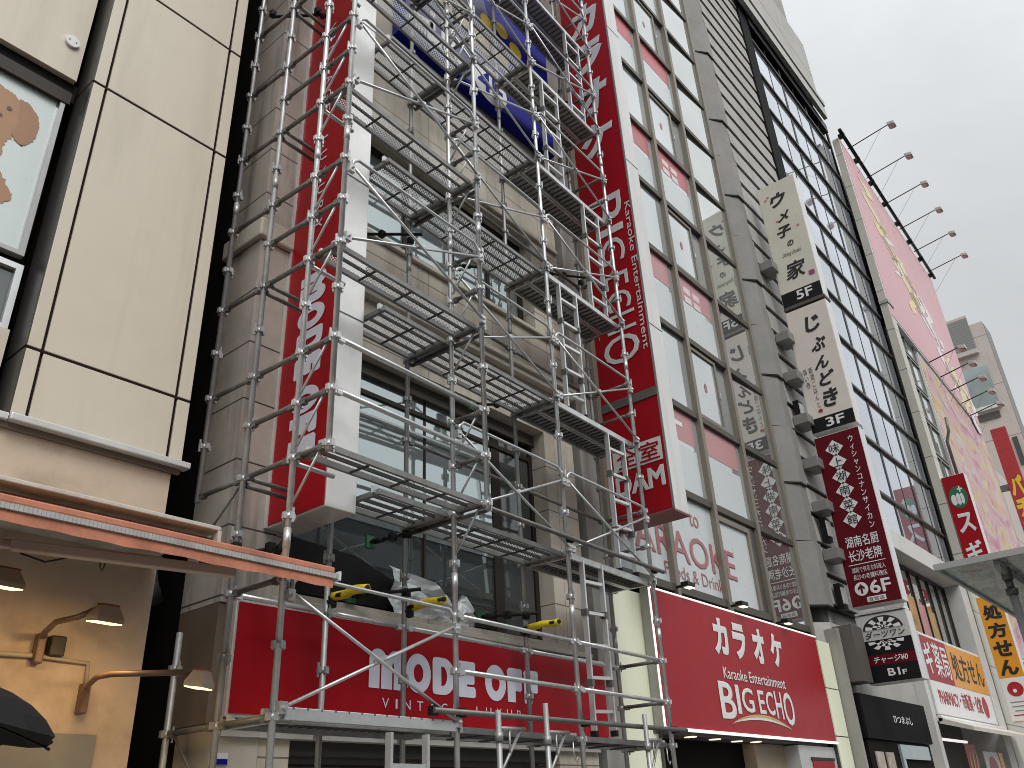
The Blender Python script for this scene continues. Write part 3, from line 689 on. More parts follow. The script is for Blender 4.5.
for u0, u1 in ((0, .905), (.905, 1.8), (1.8, 3.6), (3.6, 5.4)): tubep('inner_rail', S(u0+.03, .6, Z0+.9), S(u1-.03, .6, Z0+.9), .0213, GALV)
for k in range(1, 7):
    for u0, u1 in ((1.8, 3.6), (3.6, 5.4)): tubep('inner_rail', S(u0+.03, .6, zd(k)+.9), S(u1-.03, .6, zd(k)+.9), .0213, GALVD)
MB().tube(S(1.98, -.075, 4.222), S(5.55, -.085, 4.226), PR, 10).build('guide_tube', GALVD, sc)
MB().tube(S(1.44, -.08, 2.402), S(5.62, -.08, 2.44), PR, 10).build('guide_tube', GALVD, sc)
mb = MB()
for u, z in ((2.0, 4.222), (3.6, 4.224), (5.4, 4.226)): clampblk(mb, S(u, -.04, z))
for u, z in ((1.8, 2.405), (3.6, 2.42), (5.4, 2.437), (1.47, 2.402)): clampblk(mb, S(u, -.05, z))
mb.build('clamp', CLAMP, sc)
# short hanger posts clamped below the lowest tube, with a side bracket each
for u, zt_ in ((2.18, 2.44), (2.86, 2.54), (4.62, 2.55)):
    MB().tube(S(u, -.125, .12), S(u, -.125, zt_), PR, 10).tube(S(u, -.125, 2.20), S(u, -.125, 2.27), PR+.012, 10).build('hanger_post', STEEL, sc)
    MB().tube(S(u, -.125, 2.30), S(u+.52, .0, 2.33), .017, 8).tube(S(u, -.125, 1.95), S(u+.42, -.02, 2.30), .014, 8).tube(S(u+.2, -.08, 2.10), S(u+.2, -.08, 2.3), .010, 6).build('bracket', STEEL, sc)
for u, k in ((5.4, 0), (3.6, 0)):
    MB().path([S(u-.2, -.03, 2.25), S(u-.2, -.03, 2.14), S(u-.17, -.03, 2.09), S(u-.14, -.03, 2.12)], .006, 6).build('hook', GALV, sc)
# wall ties: short tube with black swivel clamps and a green pad against the stone
def tie(u, z, du=0, mirror=False):
    a = S(u, .40, z); w_ = Vc((S(u+du, .6, 0).x, 5.97, z)); mb = MB(); mb.tube(a, w_, .017, 8); clampblk(mb, S(u, .58, z))
    d = (w_-a); clampblk(mb, a+d*.55); mb.tube(w_-d.normalized()*.16, w_-d.normalized()*.05, .032, 8)
    t = mb.build('wall_tie', CLAMP, sc)
    MB().obox(w_+Vc((-.05, -.012, -.06)), (.1, 0, 0), (0, .03, 0), (0, 0, .12)).build('wall_pad', mat('green_pad', (.03, .12, .06), .6), t)
for u, z, du in ((1.8, zd(1)-.06, -.1), (.95, zd(2)-.2, 0), (1.8, zd(3)-.28, -.55), (3.6, zd(2)+.1, -.4), (1.8, zd(0)+1.2, -.3), (3.6, zd(0)+1.25, -.35), (5.4, zd(3)+1.0, -.6), (5.4, zd(5)+.95, -.5), (3.6, zd(3)+.2, -.6)): tie(u, z, du)
for z in (zd(4)+.18, zd(1)-.55):
    mb = MB(); a = S(0, .6, z); mb.tube(a+Vc((-.05, .35, -.06)), a+Vc((.42, -.02, .1)), .018, 8); clampblk(mb, a); clampblk(mb, a+Vc((.3, 0, .06))); clampblk(mb, a+Vc((-.05, .33, -.03))); mb.tube(a+Vc((.36, 0, .02)), a+Vc((.46, -.02, .2)), .03, 8); mb.build('wall_tie', CLAMP, sc)

# decks: every plank is a thing that could be lifted off
LV = ['lowest', 'second lowest', 'third lowest', 'fourth lowest', 'fifth lowest', 'sixth lowest', 'seventh lowest', 'eighth lowest']
MESHC = {}
def spawn(name, key, make, M, label, cat, group):
    """an Empty carrying copies of cached part meshes"""
    if key not in MESHC: MESHC[key] = make()
    o = bpy.data.objects.new(name, None); o.empty_display_size = .1; o.matrix_world = M; COL.objects.link(o); tag(o, label, cat, group)
    for pn, me in MESHC[key]:
        c = bpy.data.objects.new(pn, me); COL.objects.link(c); c.parent = o
    return o
def mesh_plank(L, W, strips, cross):
    def mk():
        fr_ = MB(); fr_.box(0, L, 0, .03, -.045, .002).box(0, L, W-.03, W, -.045, .002).box(0, .035, .03, W-.03, -.045, .0).box(L-.035, L, .03, W-.03, -.045, .0)
        bars = [MB().box(.036, L-.036, W*i/strips-.007, W*i/strips+.007, -.034, -.003) for i in range(1, strips)]
        cbs = []
        for i in range(1, cross+1): x = L*i/(cross+1); cbs.append(('cross_bar', MB().box(x-.008, x+.008, .031, W-.031, -.05, -.036).mesh('cross_bar', DKST)))
        hks = [('hook', MB().box(x, x+.05, y, y+.03, -.03, .03).mesh('hook', GALV)) for x in (-.03, L-.02) for y in (.04, W-.07)]
        sh = MB().quad((.02, .02, .004), (L-.02, .02, .004), (L-.02, W-.02, .004), (.02, W-.02, .004))
        return [('side_frame', fr_.mesh('side_frame', DECKF)), *[('bar', q.mesh('bar', DKST)) for q in bars], *cbs, *hks, ('mesh_sheet', sh.mesh('mesh_sheet', MESH))]
    return mk
def solid_plank(L, W):
    def mk():
        fr_ = MB(); fr_.box(0, L, 0, .03, -.06, .003).box(0, L, W-.03, W, -.06, .003).box(0, .04, .03, W-.03, -.06, 0).box(L-.04, L, .03, W-.03, -.06, 0)
        rb = MB(); n = int(L/.085)
        for i in range(1, n): x = L*i/n; rb.box(x-.006, x+.006, .031, W-.031, -.026, -.008)
        bd = MB().box(.041, L-.041, .031, W-.031, -.007, .001)
        hks = [('hook', MB().box(x, x+.05, y, y+.03, -.03, .03).mesh('hook', GALV)) for x in (-.03, L-.02) for y in (.05, W-.08)]
        return [('side_frame', fr_.mesh('side_frame', GALV)), ('rib', rb.mesh('rib', GALVD)), ('board', bd.mesh('board', BOARD)), *hks]
    return mk
def MS(u, v, z): return Matrix.Translation(S(u, v, z)) @ Matrix.Rotation(TH, 4, 'Z')
GP = 'mesh planks of the scaffold decks'; GS = 'solid planks under the scaffold ladders'
for k in range(0, 7):
    z = zd(k)+.03; lv = LV[k]
    if k == 0:
        spawn('deck_plank', 'sol2', solid_plank(1.74, .50), MS(.03, .05, z), 'solid plank of the lowest scaffold deck, left of the ladder bay', 'plank', GS)
        spawn('deck_plank', 'm2', mesh_plank(1.74, .5, 4, 3), MS(1.83, .05, z), 'mesh plank of the lowest deck below the MODE OFF lettering', 'plank', GP)
        spawn('deck_plank', 'm2', None, MS(3.63, .05, z), 'mesh plank of the lowest deck beside the cream light panel', 'plank', GP)
        t = thing('fascia_beam', S(.9, -.03, z), 'pale aluminium beam along the front of the lowest deck', 'beam')
        bev(MB().obox(S(.06, -.045, z-.05), SU*1.70, SV*.035, (0, 0, .08)).build('web', ALU, t), .004)
        mb = MB()
        for i in range(14): mb.obox(S(.12+i*.122, -.048, z+.018), SU*.014, SV*.04, (0, 0, .013))
        mb.build('notch_clip', GALVD, t)
    else:
        if k < 8: spawn('deck_plank', 'm1', mesh_plank(1.74, .27, 2, 3), MS(.03, -.345, z), f'narrow outer mesh plank on the {lv} scaffold level', 'plank', GP)
        spawn('deck_plank', 'm3', mesh_plank(.84, .5, 4, 1), MS(.94, .06, z), f'short mesh plank beside the silver sign edge on the {lv} scaffold level', 'plank', GP)
        spawn('deck_plank', 'm2', mesh_plank(1.74, .5, 4, 3), MS(1.83, .06, z), f'full mesh plank in the middle bay of the {lv} scaffold level', 'plank', GP)
        spawn('deck_plank', 'sol', solid_plank(1.74, .27), MS(3.63, .03, z), f'outer solid plank of the ladder bay on the {lv} scaffold level', 'plank', GS)
        spawn('deck_plank', 'sol', solid_plank(1.74, .27), MS(3.63, .31, z), f'inner solid plank of the ladder bay on the {lv} scaffold level', 'plank', GS)
# ladders
def ladder_parts():
    H = 1.70; W = .38
    def rail(x):
        mb = MB(); mb.box(x-.013, x+.013, -.028, .028, 0, H); return mb
    out = [('rail', rail(0).mesh('rail', ALU)), ('rail', rail(W).mesh('rail', ALU))]
    for i in range(5): z = .18+i*.325; out.append(('rung', MB().box(.017, W-.017, -.022, .022, z-.016, z+.016).mesh('rung', ALU)))
    for x in (0, W):
        out.append(('foot', MB().box(x-.022, x+.022, -.036, .036, -.06, -.001).mesh('foot', CLAMP)))
        for z in (.42, 1.12): out.append(('joint_sleeve', MB().box(x-.024, x+.024, -.036, .036, z, z+.07).mesh('joint_sleeve', GALVD)))
    return out
for k in range(0, 6):
    u = 4.02 if k % 2 == 0 else 4.85
    sh = Matrix.Identity(4); sh.translation = S(u, .12, zd(k)+.10)
    M = sh @ Matrix.Rotation(TH, 4, 'Z') @ Matrix.Rotation(R(-3.2), 4, 'Y') @ Matrix.Rotation(R(2.5), 4, 'X')
    spawn('ladder', 'lad', ladder_parts, M, f'aluminium ladder rising from the {LV[k]} scaffold deck to the next one', 'ladder', 'aluminium ladders between the scaffold decks')
spawn('ladder', 'lad', ladder_parts, Matrix.Translation(S(.955, -.10, .52)) @ Matrix.Rotation(TH, 4, 'Z'), 'aluminium ladder hanging below the lowest deck in front of the dark shutter', 'ladder', 'aluminium ladders between the scaffold decks')
# yellow foam pads over the tie ends
for i, (u, lb) in enumerate(((.93, 'yellow foam pad on a tie tube just past the awning tip'), (1.83, 'yellow foam pad in front of the crumpled plastic sheet'), (3.58, 'yellow foam pad nearest the ladder above the shop sign'))):
    z = 3.305+.05*i
    t = thing('foam_pad', S(u, .4, z), lb, 'foam pad', 'yellow foam pads above the shop sign')
    mb = MB(); n = 8; pts = [S(u+.02*math.sin(j*.9+i), .56-.40*j/n, z+.004*math.sin(j*1.3+i)) for j in range(n+1)]
    mb.path(pts, .036, 10); bmx = mb.build('sleeve', YELLOW, t)
    MB().tube(S(u, .60, z), S(u, .145, z), .022, 8).build('tube_end', CLAMP, t)
    mb = MB(); clampblk(mb, S(u, .60, z-.03)); clampblk(mb, S(u, .57, z-.05)); mb.build('clamp', CLAMP, t)

# ================================================================== KARAOKE BUILDING (glass grid)
g = thing('glass_building', (12.5, 8, 0), 'karaoke building with a bronze window grid and printed panes', 'building')
MX = [9.30+1.62*i for i in range(5)]; TZ = [4.51+1.632*i for i in range(0, 13)]
bx('wall', DARK, g, 9.26, 15.9, 6.3, 15, .12, 25.5)
for x in MX:
    bev(bx('mullion', BROWNL, g, x-.055, x+.055, 5.90, 6.09, 4.3, 25.4), .006)
mb = MB()
for z in TZ: bev(bx('transom', BROWN, g, MX[0]+.056, MX[-1]-.056, 5.935, 6.085, z-.06, z+.06), .006)
for i in range(4):
    for j in range(len(TZ)-1):
        xa, xb = MX[i]+.05, MX[i+1]-.05; za, zb = TZ[j]+.055, TZ[j+1]-.055
        m = GLASSV if i == 3 else GLASSB
        if i == 3:
            MB().obox((xa, 6.025, za), ((xb-xa), -.062, 0), (.0004, .01, 0), (0, 0, zb-za)).build('pane', m, g); continue
        if j > 9: bx('pane', m, g, xa, xb, 6.0, 6.012, za, zb); continue
        if j % 2 == 0 and i == 2 and j > 0:                         # opening casement
            bx('pane', m, g, xa, xb, 6.03, 6.04, za, zb)
            mb = MB(); x0, x1, z0, z1 = xa+.04, xb-.42, za+.03, zb-.03
            mb.box(x0, x0+.07, 5.97, 6.029, z0, z1).box(x1-.07, x1, 5.97, 6.029, z0, z1).box(x0+.07, x1-.07, 5.97, 6.029, z0, z0+.07).box(x0+.07, x1-.07, 5.97, 6.029, z1-.07, z1).box(x1+.001, x1+.05, 6.0, 6.029, za, zb)
            c = mb.build('casement', BROWNL, g); bx('pane', GLASSB, c, x0+.05, x1-.05, 6.0, 6.01, z0+.05, z1-.05)
            bx('handle', GALV, c, x1-.045, x1-.02, 5.95, 5.97, (z0+z1)/2-.06, (z0+z1)/2+.06)
            fr = front(5.998); patch(fr, [ell((x0+x1)/2, (z0+z1)/2, .05, .10)], PINKT, c, 'red_tag', .003)
        elif j == 0:
            bx('pane', FILM, g, xa, xb, 6.0, 6.012, za, zb)
            if i == 2:
                mb = MB(); x0, x1, z0, z1 = xa+.02, xb-.25, za+.02, zb-.06
                mb.box(x0, x0+.09, 5.96, 5.999, z0, z1).box(x1-.09, x1, 5.96, 5.999, z0, z1).box(x0+.09, x1-.09, 5.96, 5.999, z1-.09, z1); mb.build('casement', BROWNL, g)
                bx('dark_jamb', BROWN, g, x1+.02, xb, 5.98, 5.999, za, zb)
        else:
            p_ = bx('pane', m, g, xa, xb, 6.0, 6.012, za, zb)
            if j % 2 == 1:                                          # printed film: red band over white
                fr = front(5.9985); w_ = xb-xa
                patch(fr, [rect(xa, xb-.14, za+(zb-za)*.62, zb)], PINKF if j in (1, 3) else REDF, p_, 'red_film', .002)
                patch(fr, [rect(xa, xb-.14, za+.03, za+(zb-za)*.56)], FILM, p_, 'white_film', .002)
fr = front(5.996)
text(fr, 'KARAOKE', 9.55, 13.12, 4.97, 5.46, PINKT, g, .012)
text(fr, 'Foods & Drinks', 10.75, 12.65, 4.70, 4.90, PINKT, g, -.004)
text(fr, 'to', 11.72, 12.02, 5.64, 5.86, PINKT, g)
z0 = TZ[1]; vz = (z0+1.05, z0+1.5)
text(fr, 'ケ', MX[1]+.25, MX[1]+1.05, TZ[1]+.80, TZ[2]-.12, WHITE, g, .02)
for j in (3, 5):
    for a in range(2):
        for c in range(2): patch(fr, [rect(MX[2]+.35+a*.36, MX[2]+.62+a*.36, TZ[j]+.98+c*.22, TZ[j]+1.13+c*.22)], mat('pale_print', (.74, .62, .60), .4), g, 'pale_print')
# lower front: cream acrylic panels, entrance
bx('cream_panel', CREAML, g, 9.25, 9.98, 5.965, 6.0, .2, 4.28)
bx('panel_trim', BROWN, g, 9.985, 10.03, 5.94, 6.0, .2, 4.36)
for z0, z1 in ((1.2, 2.67), (2.69, 3.46), (3.48, 4.29)): bx('cream_panel', CREAML, g, 15.56, 16.13, 5.80, 5.9, z0, z1)
bx('panel_trim', BROWN, g, 15.53, 16.16, 5.82, 5.905, 1.19, 4.30)
bx('trim_post', GREYC, g, 16.17, 16.30, 5.62, 5.9, .12, 4.55)
mb = MB(); mb.box(9.86, 15.5, 5.95, 7.4, 2.52, 2.60); mb.build('soffit', mat('entrance_soffit', (.12, .11, .1), .6), g)
bx('entrance_wall', mat('dark_brown_wall', (.055, .035, .03), .5), g, 9.86, 15.5, 7.3, 7.4, .12, 2.52)
bx('entrance_wall', mat('entrance_red_wall', (.22, .015, .018), .5), g, 11.9, 12.9, 7.0, 7.29, .12, 2.515)
bx('entrance_pillar', mat('warm_beige_pillar', (.45, .36, .26), .5), g, 12.95, 14.0, 6.1, 6.9, .12, 2.515)
bx('door_surround', mat('silver_grey_surround', (.55, .55, .54), .4, .2), g, 14.0, 15.5, 5.86, 6.1, .12, 2.50)
bx('door_panel', REDV, g, 14.45, 15.35, 5.845, 5.859, .12, 2.28)
bx('door_head', DARKB, g, 14.42, 15.38, 5.84, 5.858, 2.285, 2.33)
mb = MB()
for x, y in ((692, 737), (715, 739.5), (737, 741.5), (757, 742)):
    q = CAM + ray(x, y)*((2.515-1.6)/ray(x, y).z); mb.tube((q.x, min(max(q.y, 6.0), 7.0), 2.512), (q.x, min(max(q.y, 6.0), 7.0), 2.519), .085, 18)
mb.build('downlight', WARMW, g)
ld = bpy.data.lights.new('entrance_glow', 'AREA'); ld.energy = 16; ld.color = (1, .8, .55); ld.shape = 'RECTANGLE'; ld.size = 3.5; ld.size_y = .3
lo = bpy.data.objects.new('entrance_glow', ld); lo.location = (12.2, 6.5, 2.50); COL.objects.link(lo); par(lo, g)
# main red sign
bs = thing('karaoke_sign', (12.6, 5.85, 2.6), 'large red sign reading BIG ECHO below white katakana, edged with white tubes', 'sign')
bx('casing', GREYC, bs, 9.88, 15.52, 5.812, 5.94, 2.57, 4.34); bx('face', RED2, bs, 9.90, 15.50, 5.80, 5.811, 2.59, 4.32)
bx('light_tube', LED, bs, 9.88, 9.90, 5.79, 5.811, 2.59, 4.345); bx('light_tube', LED, bs, 9.90, 15.52, 5.79, 5.811, 4.325, 4.345)
bx('light_tube', LED, bs, 9.87, 15.53, 5.78, 5.811, 2.548, 2.585)
fr = front(5.797)
for i, ch in enumerate('カラオケ'):
    x0 = [11.56, 12.18, 12.84, 13.48][i]; x1 = [11.97, 12.56, 13.22, 13.88][i]
    text(fr, ch, x0-.02, x1+.03, 3.63, 4.17, WHITE, bs, .07)
text(fr, 'Karaoke Entertainment', 11.68, 13.78, 3.31, 3.47, WHITE, bs, .004)
def bigecho(fr, a0, a1, b0, b1, p, m=WHITE, bold=.02):
    tops = [1, .97, .93, .92, .93, .97, 1]; bots = [0, .17, .24, .25, .24, .17, 0]; xs_ = [0, .205, .29, .465, .60, .745, .845]; xe = [.185, .265, .44, .585, .73, .83, 1.0]
    letters = 'BIGECHO'
    xs_ = [0, .205, .275, .495, .60, .73, .85]; xe = [.185, .25, .43, .58, .71, .83, 1.0]
    mb = MB()
    for c, s0, s1, t, bt in zip(letters, xs_, xe, tops, bots):
        H = b1-b0; put2d(mb, fr, glyph(c, bold), a0+(a1-a0)*s0, a0+(a1-a0)*s1, b0+H*bt, b0+H*t)
    orient(fr, mb); return mb.build('lettering', m, p, fixn=False)
bigecho(fr, 11.46, 13.95, 2.76, 3.26, bs)
def swoosh(fr, a0, a1, b0, h, p):
    n = 16; up_ = [(a0+(a1-a0)*k/n, b0+h*math.sin(math.pi*k/n)**.8) for k in range(n+1)]; lo_ = [(a0+(a1-a0)*k/n, b0+h*.55*math.sin(math.pi*k/n)**.8-.0) for k in range(n-1, 0, -1)]
    patch(fr, [up_+lo_], WHITE, p, 'swoosh'); up2 = [(x, y) for x, y in up_]; lo2 = [(a0+(a1-a0)*k/n, b0+h*.80*math.sin(math.pi*k/n)**.8) for k in range(n-1, 0, -1)]
    patch(fr, [up2+lo2], GOLD, p, 'swoosh', .007)
swoosh(fr, 11.72, 13.74, 2.70, .17, bs)
# small flood lamps above the sign
for (x, y), lb in (((688, 588), 'black sign lamp under the lettered window film'), ((742, 607), 'black sign lamp at the middle of the red sign top'), ((787, 624), 'black sign lamp nearest the grey pier')):
    q = PY(x, y, 5.72); t = thing('sign_lamp', q, lb, 'lamp', 'sign lamps on top of the big red sign')
    bev(bx('body', BLACK, t, q.x-.12, q.x+.10, 5.65, 5.77, q.z+.01, q.z+.075), .01); bx('arm', BLACK, t, q.x-.02, q.x+.02, 5.78, 5.9, q.z+.03, q.z+.06)
    bx('lens', WARMW, t, q.x-.05, q.x+.09, 5.66, 5.75, q.z-.002, q.z+.009)
# vertical projecting karaoke sign
kv = sign_box('projecting_sign', 'tall red projecting karaoke sign with a broad white front edge', 9.36, 9.74, 4.97, 5.99, 5.10, 17.8, REDV, WHITEP, 'x', .012)
bx('divider', GALVD, kv, 9.335, 9.359, 4.975, 5.985, 6.74, 6.87)
bx('base_plate', mat('brown_red_base', (.20, .06, .05), .5, 0, .2, 3), kv, 9.345, 9.745, 4.965, 5.985, 5.07, 5.098)
bx('frame_edge', mat('grey_trim', (.3, .3, .29), .4, .4), kv, 9.345, 9.358, 4.955, 4.985, 5.1, 17.8)
mb = MB()
for z in (7.9, 11.0, 14.1): mb.box(9.362, 9.742, 4.966, 4.9695, z, z+.014)
mb.build('seam', GALVD, kv)
fr = side(9.345)
for ch, (zt_, zb_) in zip('カラオケ', ((14.95, 14.20), (13.98, 13.25), (13.02, 12.28), (12.05, 11.35))):
    text(fr, ch, -5.76, -5.10, zb_, zt_, mat('silver_white', (.62, .62, .62), .4), kv, .075, .2)
fr = sider(9.345)
bigecho(fr, -10.45, -7.42, -5.76, -5.14, kv, mat('silver_white', (.62, .62, .62), .4), .005)
text(fr, 'Karaoke Entertainment', -10.14, -7.50, -5.09, -4.99, mat('silver_white', (.62, .62, .62), .4), kv, .002)
patch(fr, [[(-9.9, -5.80), (-9.0, -5.90), (-8.0, -5.82), (-7.9, -5.80), (-9.0, -5.84)]], GOLD, kv, 'swoosh')
fr = side(9.345)
patch(fr, [rect(-5.80, -5.02, 5.80, 6.13)], mat('silver_white', (.62, .62, .62), .4), kv, 'white_box')
text(fr, '全室', -5.74, -5.06, 5.83, 6.10, REDV, kv, .012, h=.009)
text(fr, 'DAM', -5.80, -5.03, 5.44, 5.73, mat('silver_white', (.62, .62, .62), .4), kv, .05)

# ================================================================== RIBBED TOWER
t = thing('concrete_tower', (20, 9, 0), 'grey ribbed concrete tower with a dark-framed mirror glass front', 'building')
XP = 15.97; YR = 5.74; XC = 16.30
bx('wall', CONC, t, XC+.1, 19.85, YR+.165, 15, 4.7, 32)
MB().prism([(XP, 6.02, .12), (XC, YR+.02, .12), (20.6, YR+.02, .12), (20.6, 15, .12), (XP, 15, .12)], (0, 0, 4.57)).build('base_wall', CONCS, t)
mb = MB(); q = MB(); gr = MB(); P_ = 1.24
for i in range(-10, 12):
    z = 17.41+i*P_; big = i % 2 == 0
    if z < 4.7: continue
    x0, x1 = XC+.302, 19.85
    # each course: a slab leaning out to a lip, with a dark strip under it painting sealant and drip shadow
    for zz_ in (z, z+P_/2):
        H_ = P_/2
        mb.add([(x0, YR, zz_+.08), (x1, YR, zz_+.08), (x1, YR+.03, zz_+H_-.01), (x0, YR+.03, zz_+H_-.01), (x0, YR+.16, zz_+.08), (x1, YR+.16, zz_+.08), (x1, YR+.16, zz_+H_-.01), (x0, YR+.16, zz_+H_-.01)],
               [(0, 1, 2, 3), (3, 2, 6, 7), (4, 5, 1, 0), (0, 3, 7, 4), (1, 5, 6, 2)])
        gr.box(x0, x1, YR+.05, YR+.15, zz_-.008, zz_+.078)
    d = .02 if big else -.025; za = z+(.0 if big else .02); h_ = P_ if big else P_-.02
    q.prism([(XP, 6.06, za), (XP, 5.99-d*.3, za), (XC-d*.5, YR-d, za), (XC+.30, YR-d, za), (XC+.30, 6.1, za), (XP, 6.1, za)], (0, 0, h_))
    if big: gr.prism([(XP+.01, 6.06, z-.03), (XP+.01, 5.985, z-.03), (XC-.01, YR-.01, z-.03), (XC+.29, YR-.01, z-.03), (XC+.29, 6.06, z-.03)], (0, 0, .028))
mb.build('ribbed_cladding', CONC, t); gr.build('joint', mat('joint_drip_shadow', (.035, .034, .032), .85, spec=.1), t)  # dark strips hold the shade under slabs and lips in their colour
bev(q.build('quoin', QUOIN, t), .006, 1)
bx('quoin_core', mat('quoin_gap', (.05, .05, .047), .8), t, XC+.02, XC+.28, YR+.12, 6.05, 4.7, 32)
bx('side_wall', CONCS, t, XP+.004, XP+.5, 6.101, 15, 4.7, 32)
bx('service_box', mat('grey_sheet_box', (.12, .108, .095), .55, .1, .08, 2), t, 16.33, 16.9, 5.40, 5.75, 3.60, 4.60)
bx('dark_strip', BLACKR, t, 19.86, 20.55, 5.70, 5.9, 7.5, 25.3)
YG = 5.75; GX0, GX1 = 20.55, 27.4; GZ = [1.6+5.7*(3.94-.2705*i) for i in range(0, 12)]
bx('wall', DARK, t, 20.5, 27.4, 6.1, 15, 4.69, 26)
bx('parapet', CONCL, t, 19.46, 26.9, 5.55, 15, 26.0, 29.2)
bx('parapet', mat('brown_grey_parapet', (.34, .31, .28), .8, 0, .1, .8), t, 19.46, 26.3, 5.75, 15, 29.21, 33)
bx('end_pier', CONCL, t, 27.0, 27.6, 5.85, 15, 24.3, 28.5)
bx('cornice', CONCS, t, 19.46, 27.0, 5.42, 5.54, 25.75, 25.98); bx('cornice', DARKB, t, 19.46, 27.0, 5.50, 5.60, 25.66, 25.745); bx('cornice', CONCS, t, 19.46, 27.0, 5.46, 5.6, 25.15, 25.655)
bx('head_frame', BLACK, t, 20.5, 27.3, 5.64, 5.9, 24.75, 25.145)
mx = [20.62+2.33*i for i in range(4)]
for i in range(len(mx)-1):
    xm = (mx[i]+mx[i+1])/2
    for j in range(len(GZ)-1):
        for xa, xb in ((mx[i]+.076, xm-.019), (xm+.019, mx[i+1]-.076)):
            if xa > 27.3: continue
            bx('pane', GLASSG, t, xa, min(xb, 27.35), YG, YG+.012, GZ[j+1]+.05, GZ[j]-.05)
mb = MB()
for i, x in enumerate(mx):
    mb.box(x-.075, x+.075, YG-.014, YG+.05, GZ[-1], 25)
    if i < len(mx)-1: xm = (x+mx[i+1])/2; mb.box(xm-.018, xm+.018, YG-.010, YG+.05, GZ[-1], 25)
mb.build('mullion', BLACK, t)
for z in GZ: bev(MB().box(20.52, 27.35, YG-.075, YG+.04, z-.05, z+.05).build('transom', mat('dark_bronze_bar', (.06, .055, .045), .35, .4), t), .03)
# white frame round the lower storeys, with the shop windows set back in it
YF_ = 5.52; WF = mat('white_frame_cladding', (.66, .655, .63), .5, 0, .06, 1, stain=(.45, .43, .4), stain_amt=.3)
mb = MB(); mb.box(20.62, 27.25, YF_, 6.6, 7.02, 7.50).box(20.62, 20.86, YF_, 6.6, .12, 7.018).box(26.55, 27.25, YF_, 6.6, .12, 7.018); bev(mb.build('frame', WF, t), .01)
bx('wall', mat('shop_back_wall', (.16, .15, .14), .7), t, 20.87, 26.54, 6.5, 6.6, .12, 7.0)
sw = window(t, 20.9, 26.5, 5.0, 6.98, 5.92, .06, DARKB, GLASSV, name='shop_window', mull=tuple((20.9+.8*i, .05) for i in range(1, 7)), depth=.08)
for i, m in enumerate((mat('orange_poster', (.5, .25, .06), .4, 0, .3, 4, stain=(.1, .06, .03), stain_amt=.8), PINKF, mat('amber_poster', (.46, .30, .12), .4, 0, .3, 5, stain=(.06, .05, .03), stain_amt=.9))):
    bx('poster', m, sw, 22.6+.8*i, 23.25+.8*i, 5.955, 5.966, 5.2, 6.25-.1*i)
# pharmacy sign
ph = sign_box('pharmacy_sign', 'white, red and orange pharmacy sign inside the white frame', 21.2, 26.5, 5.56, 5.7, 3.30, 5.10, WHITE, WHITE, 'y', .02)
fr = front(5.546)
X1 = 23.25
patch(fr, [rect(21.22, X1, 4.04, 5.03)], RED2, ph, 'red_field'); patch(fr, [rect(X1, 26.48, 4.04, 5.03)], ORSIGN, ph, 'orange_field')
text(fr, 'ギ', 21.24, 21.85, 4.18, 4.92, WHITE, ph, .03, h=.009); text(fr, '薬局', 21.95, 23.15, 4.16, 4.94, WHITE, ph, .012, h=.009)
text(fr, '処方せん', 23.45, 26.3, 4.2, 4.88, INK, ph, .02, h=.009)
text(fr, 'PHARMACY・市販薬・化粧', 21.6, 25.3, 3.52, 3.92, REDINK, ph, .015)
q_ = (25.65, 3.70); patch(fr, [ell(q_[0], q_[1], .26, .26)], REDINK, ph, 'red_mark')
# soft shop awning with strip light and hanging banner
ra = thing('shop_awning', (24, 5.3, 3.0), 'rolled cream shop awning below the pharmacy sign', 'awning')
MB().prism([(20.9, 5.5, 3.22), (20.9, 4.85, 2.98), (20.9, 4.85, 2.90), (20.9, 5.5, 3.10)], (7.5, 0, 0)).build('canopy', mat('cream_canvas', (.62, .58, .50), .7, 0, .08, 2), ra)
MB().tube((20.9, 5.48, 3.20), (26.5, 5.48, 3.20), .07, 12).build('roller', WHITEP, ra)
bx('strip_light', LED, ra, 21.0, 23.2, 5.6, 5.66, 2.78, 2.83)
hb = thing('hanging_banner', (22.9, 5.5, 2.4), 'red and yellow banner hanging under the shop awning', 'banner'); bx('cloth', REDINK, hb, 22.4, 23.3, 5.50, 5.515, 2.1, 2.74)
fr = front(5.498)
for k in range(3): patch(fr, [[(22.5+.28*k, 2.15), (22.62+.28*k, 2.3), (22.68+.28*k, 2.65), (22.58+.28*k, 2.5)]], YELI, hb, 'yellow_print')
hb2 = thing('shop_poster', (25, 5.5, 2), 'white poster with a red blossom mark at the pharmacy entrance', 'poster'); bx('board', WHITE, hb2, 24.0, 25.6, 5.52, 5.54, .9, 2.62)
patch(front(5.518), [ell(24.7, 2.2, .42, .32)], REDINK, hb2, 'red_mark'); bx('edge_strip', ORSIGN, hb2, 25.4, 25.75, 5.50, 5.518, .9, 2.62)
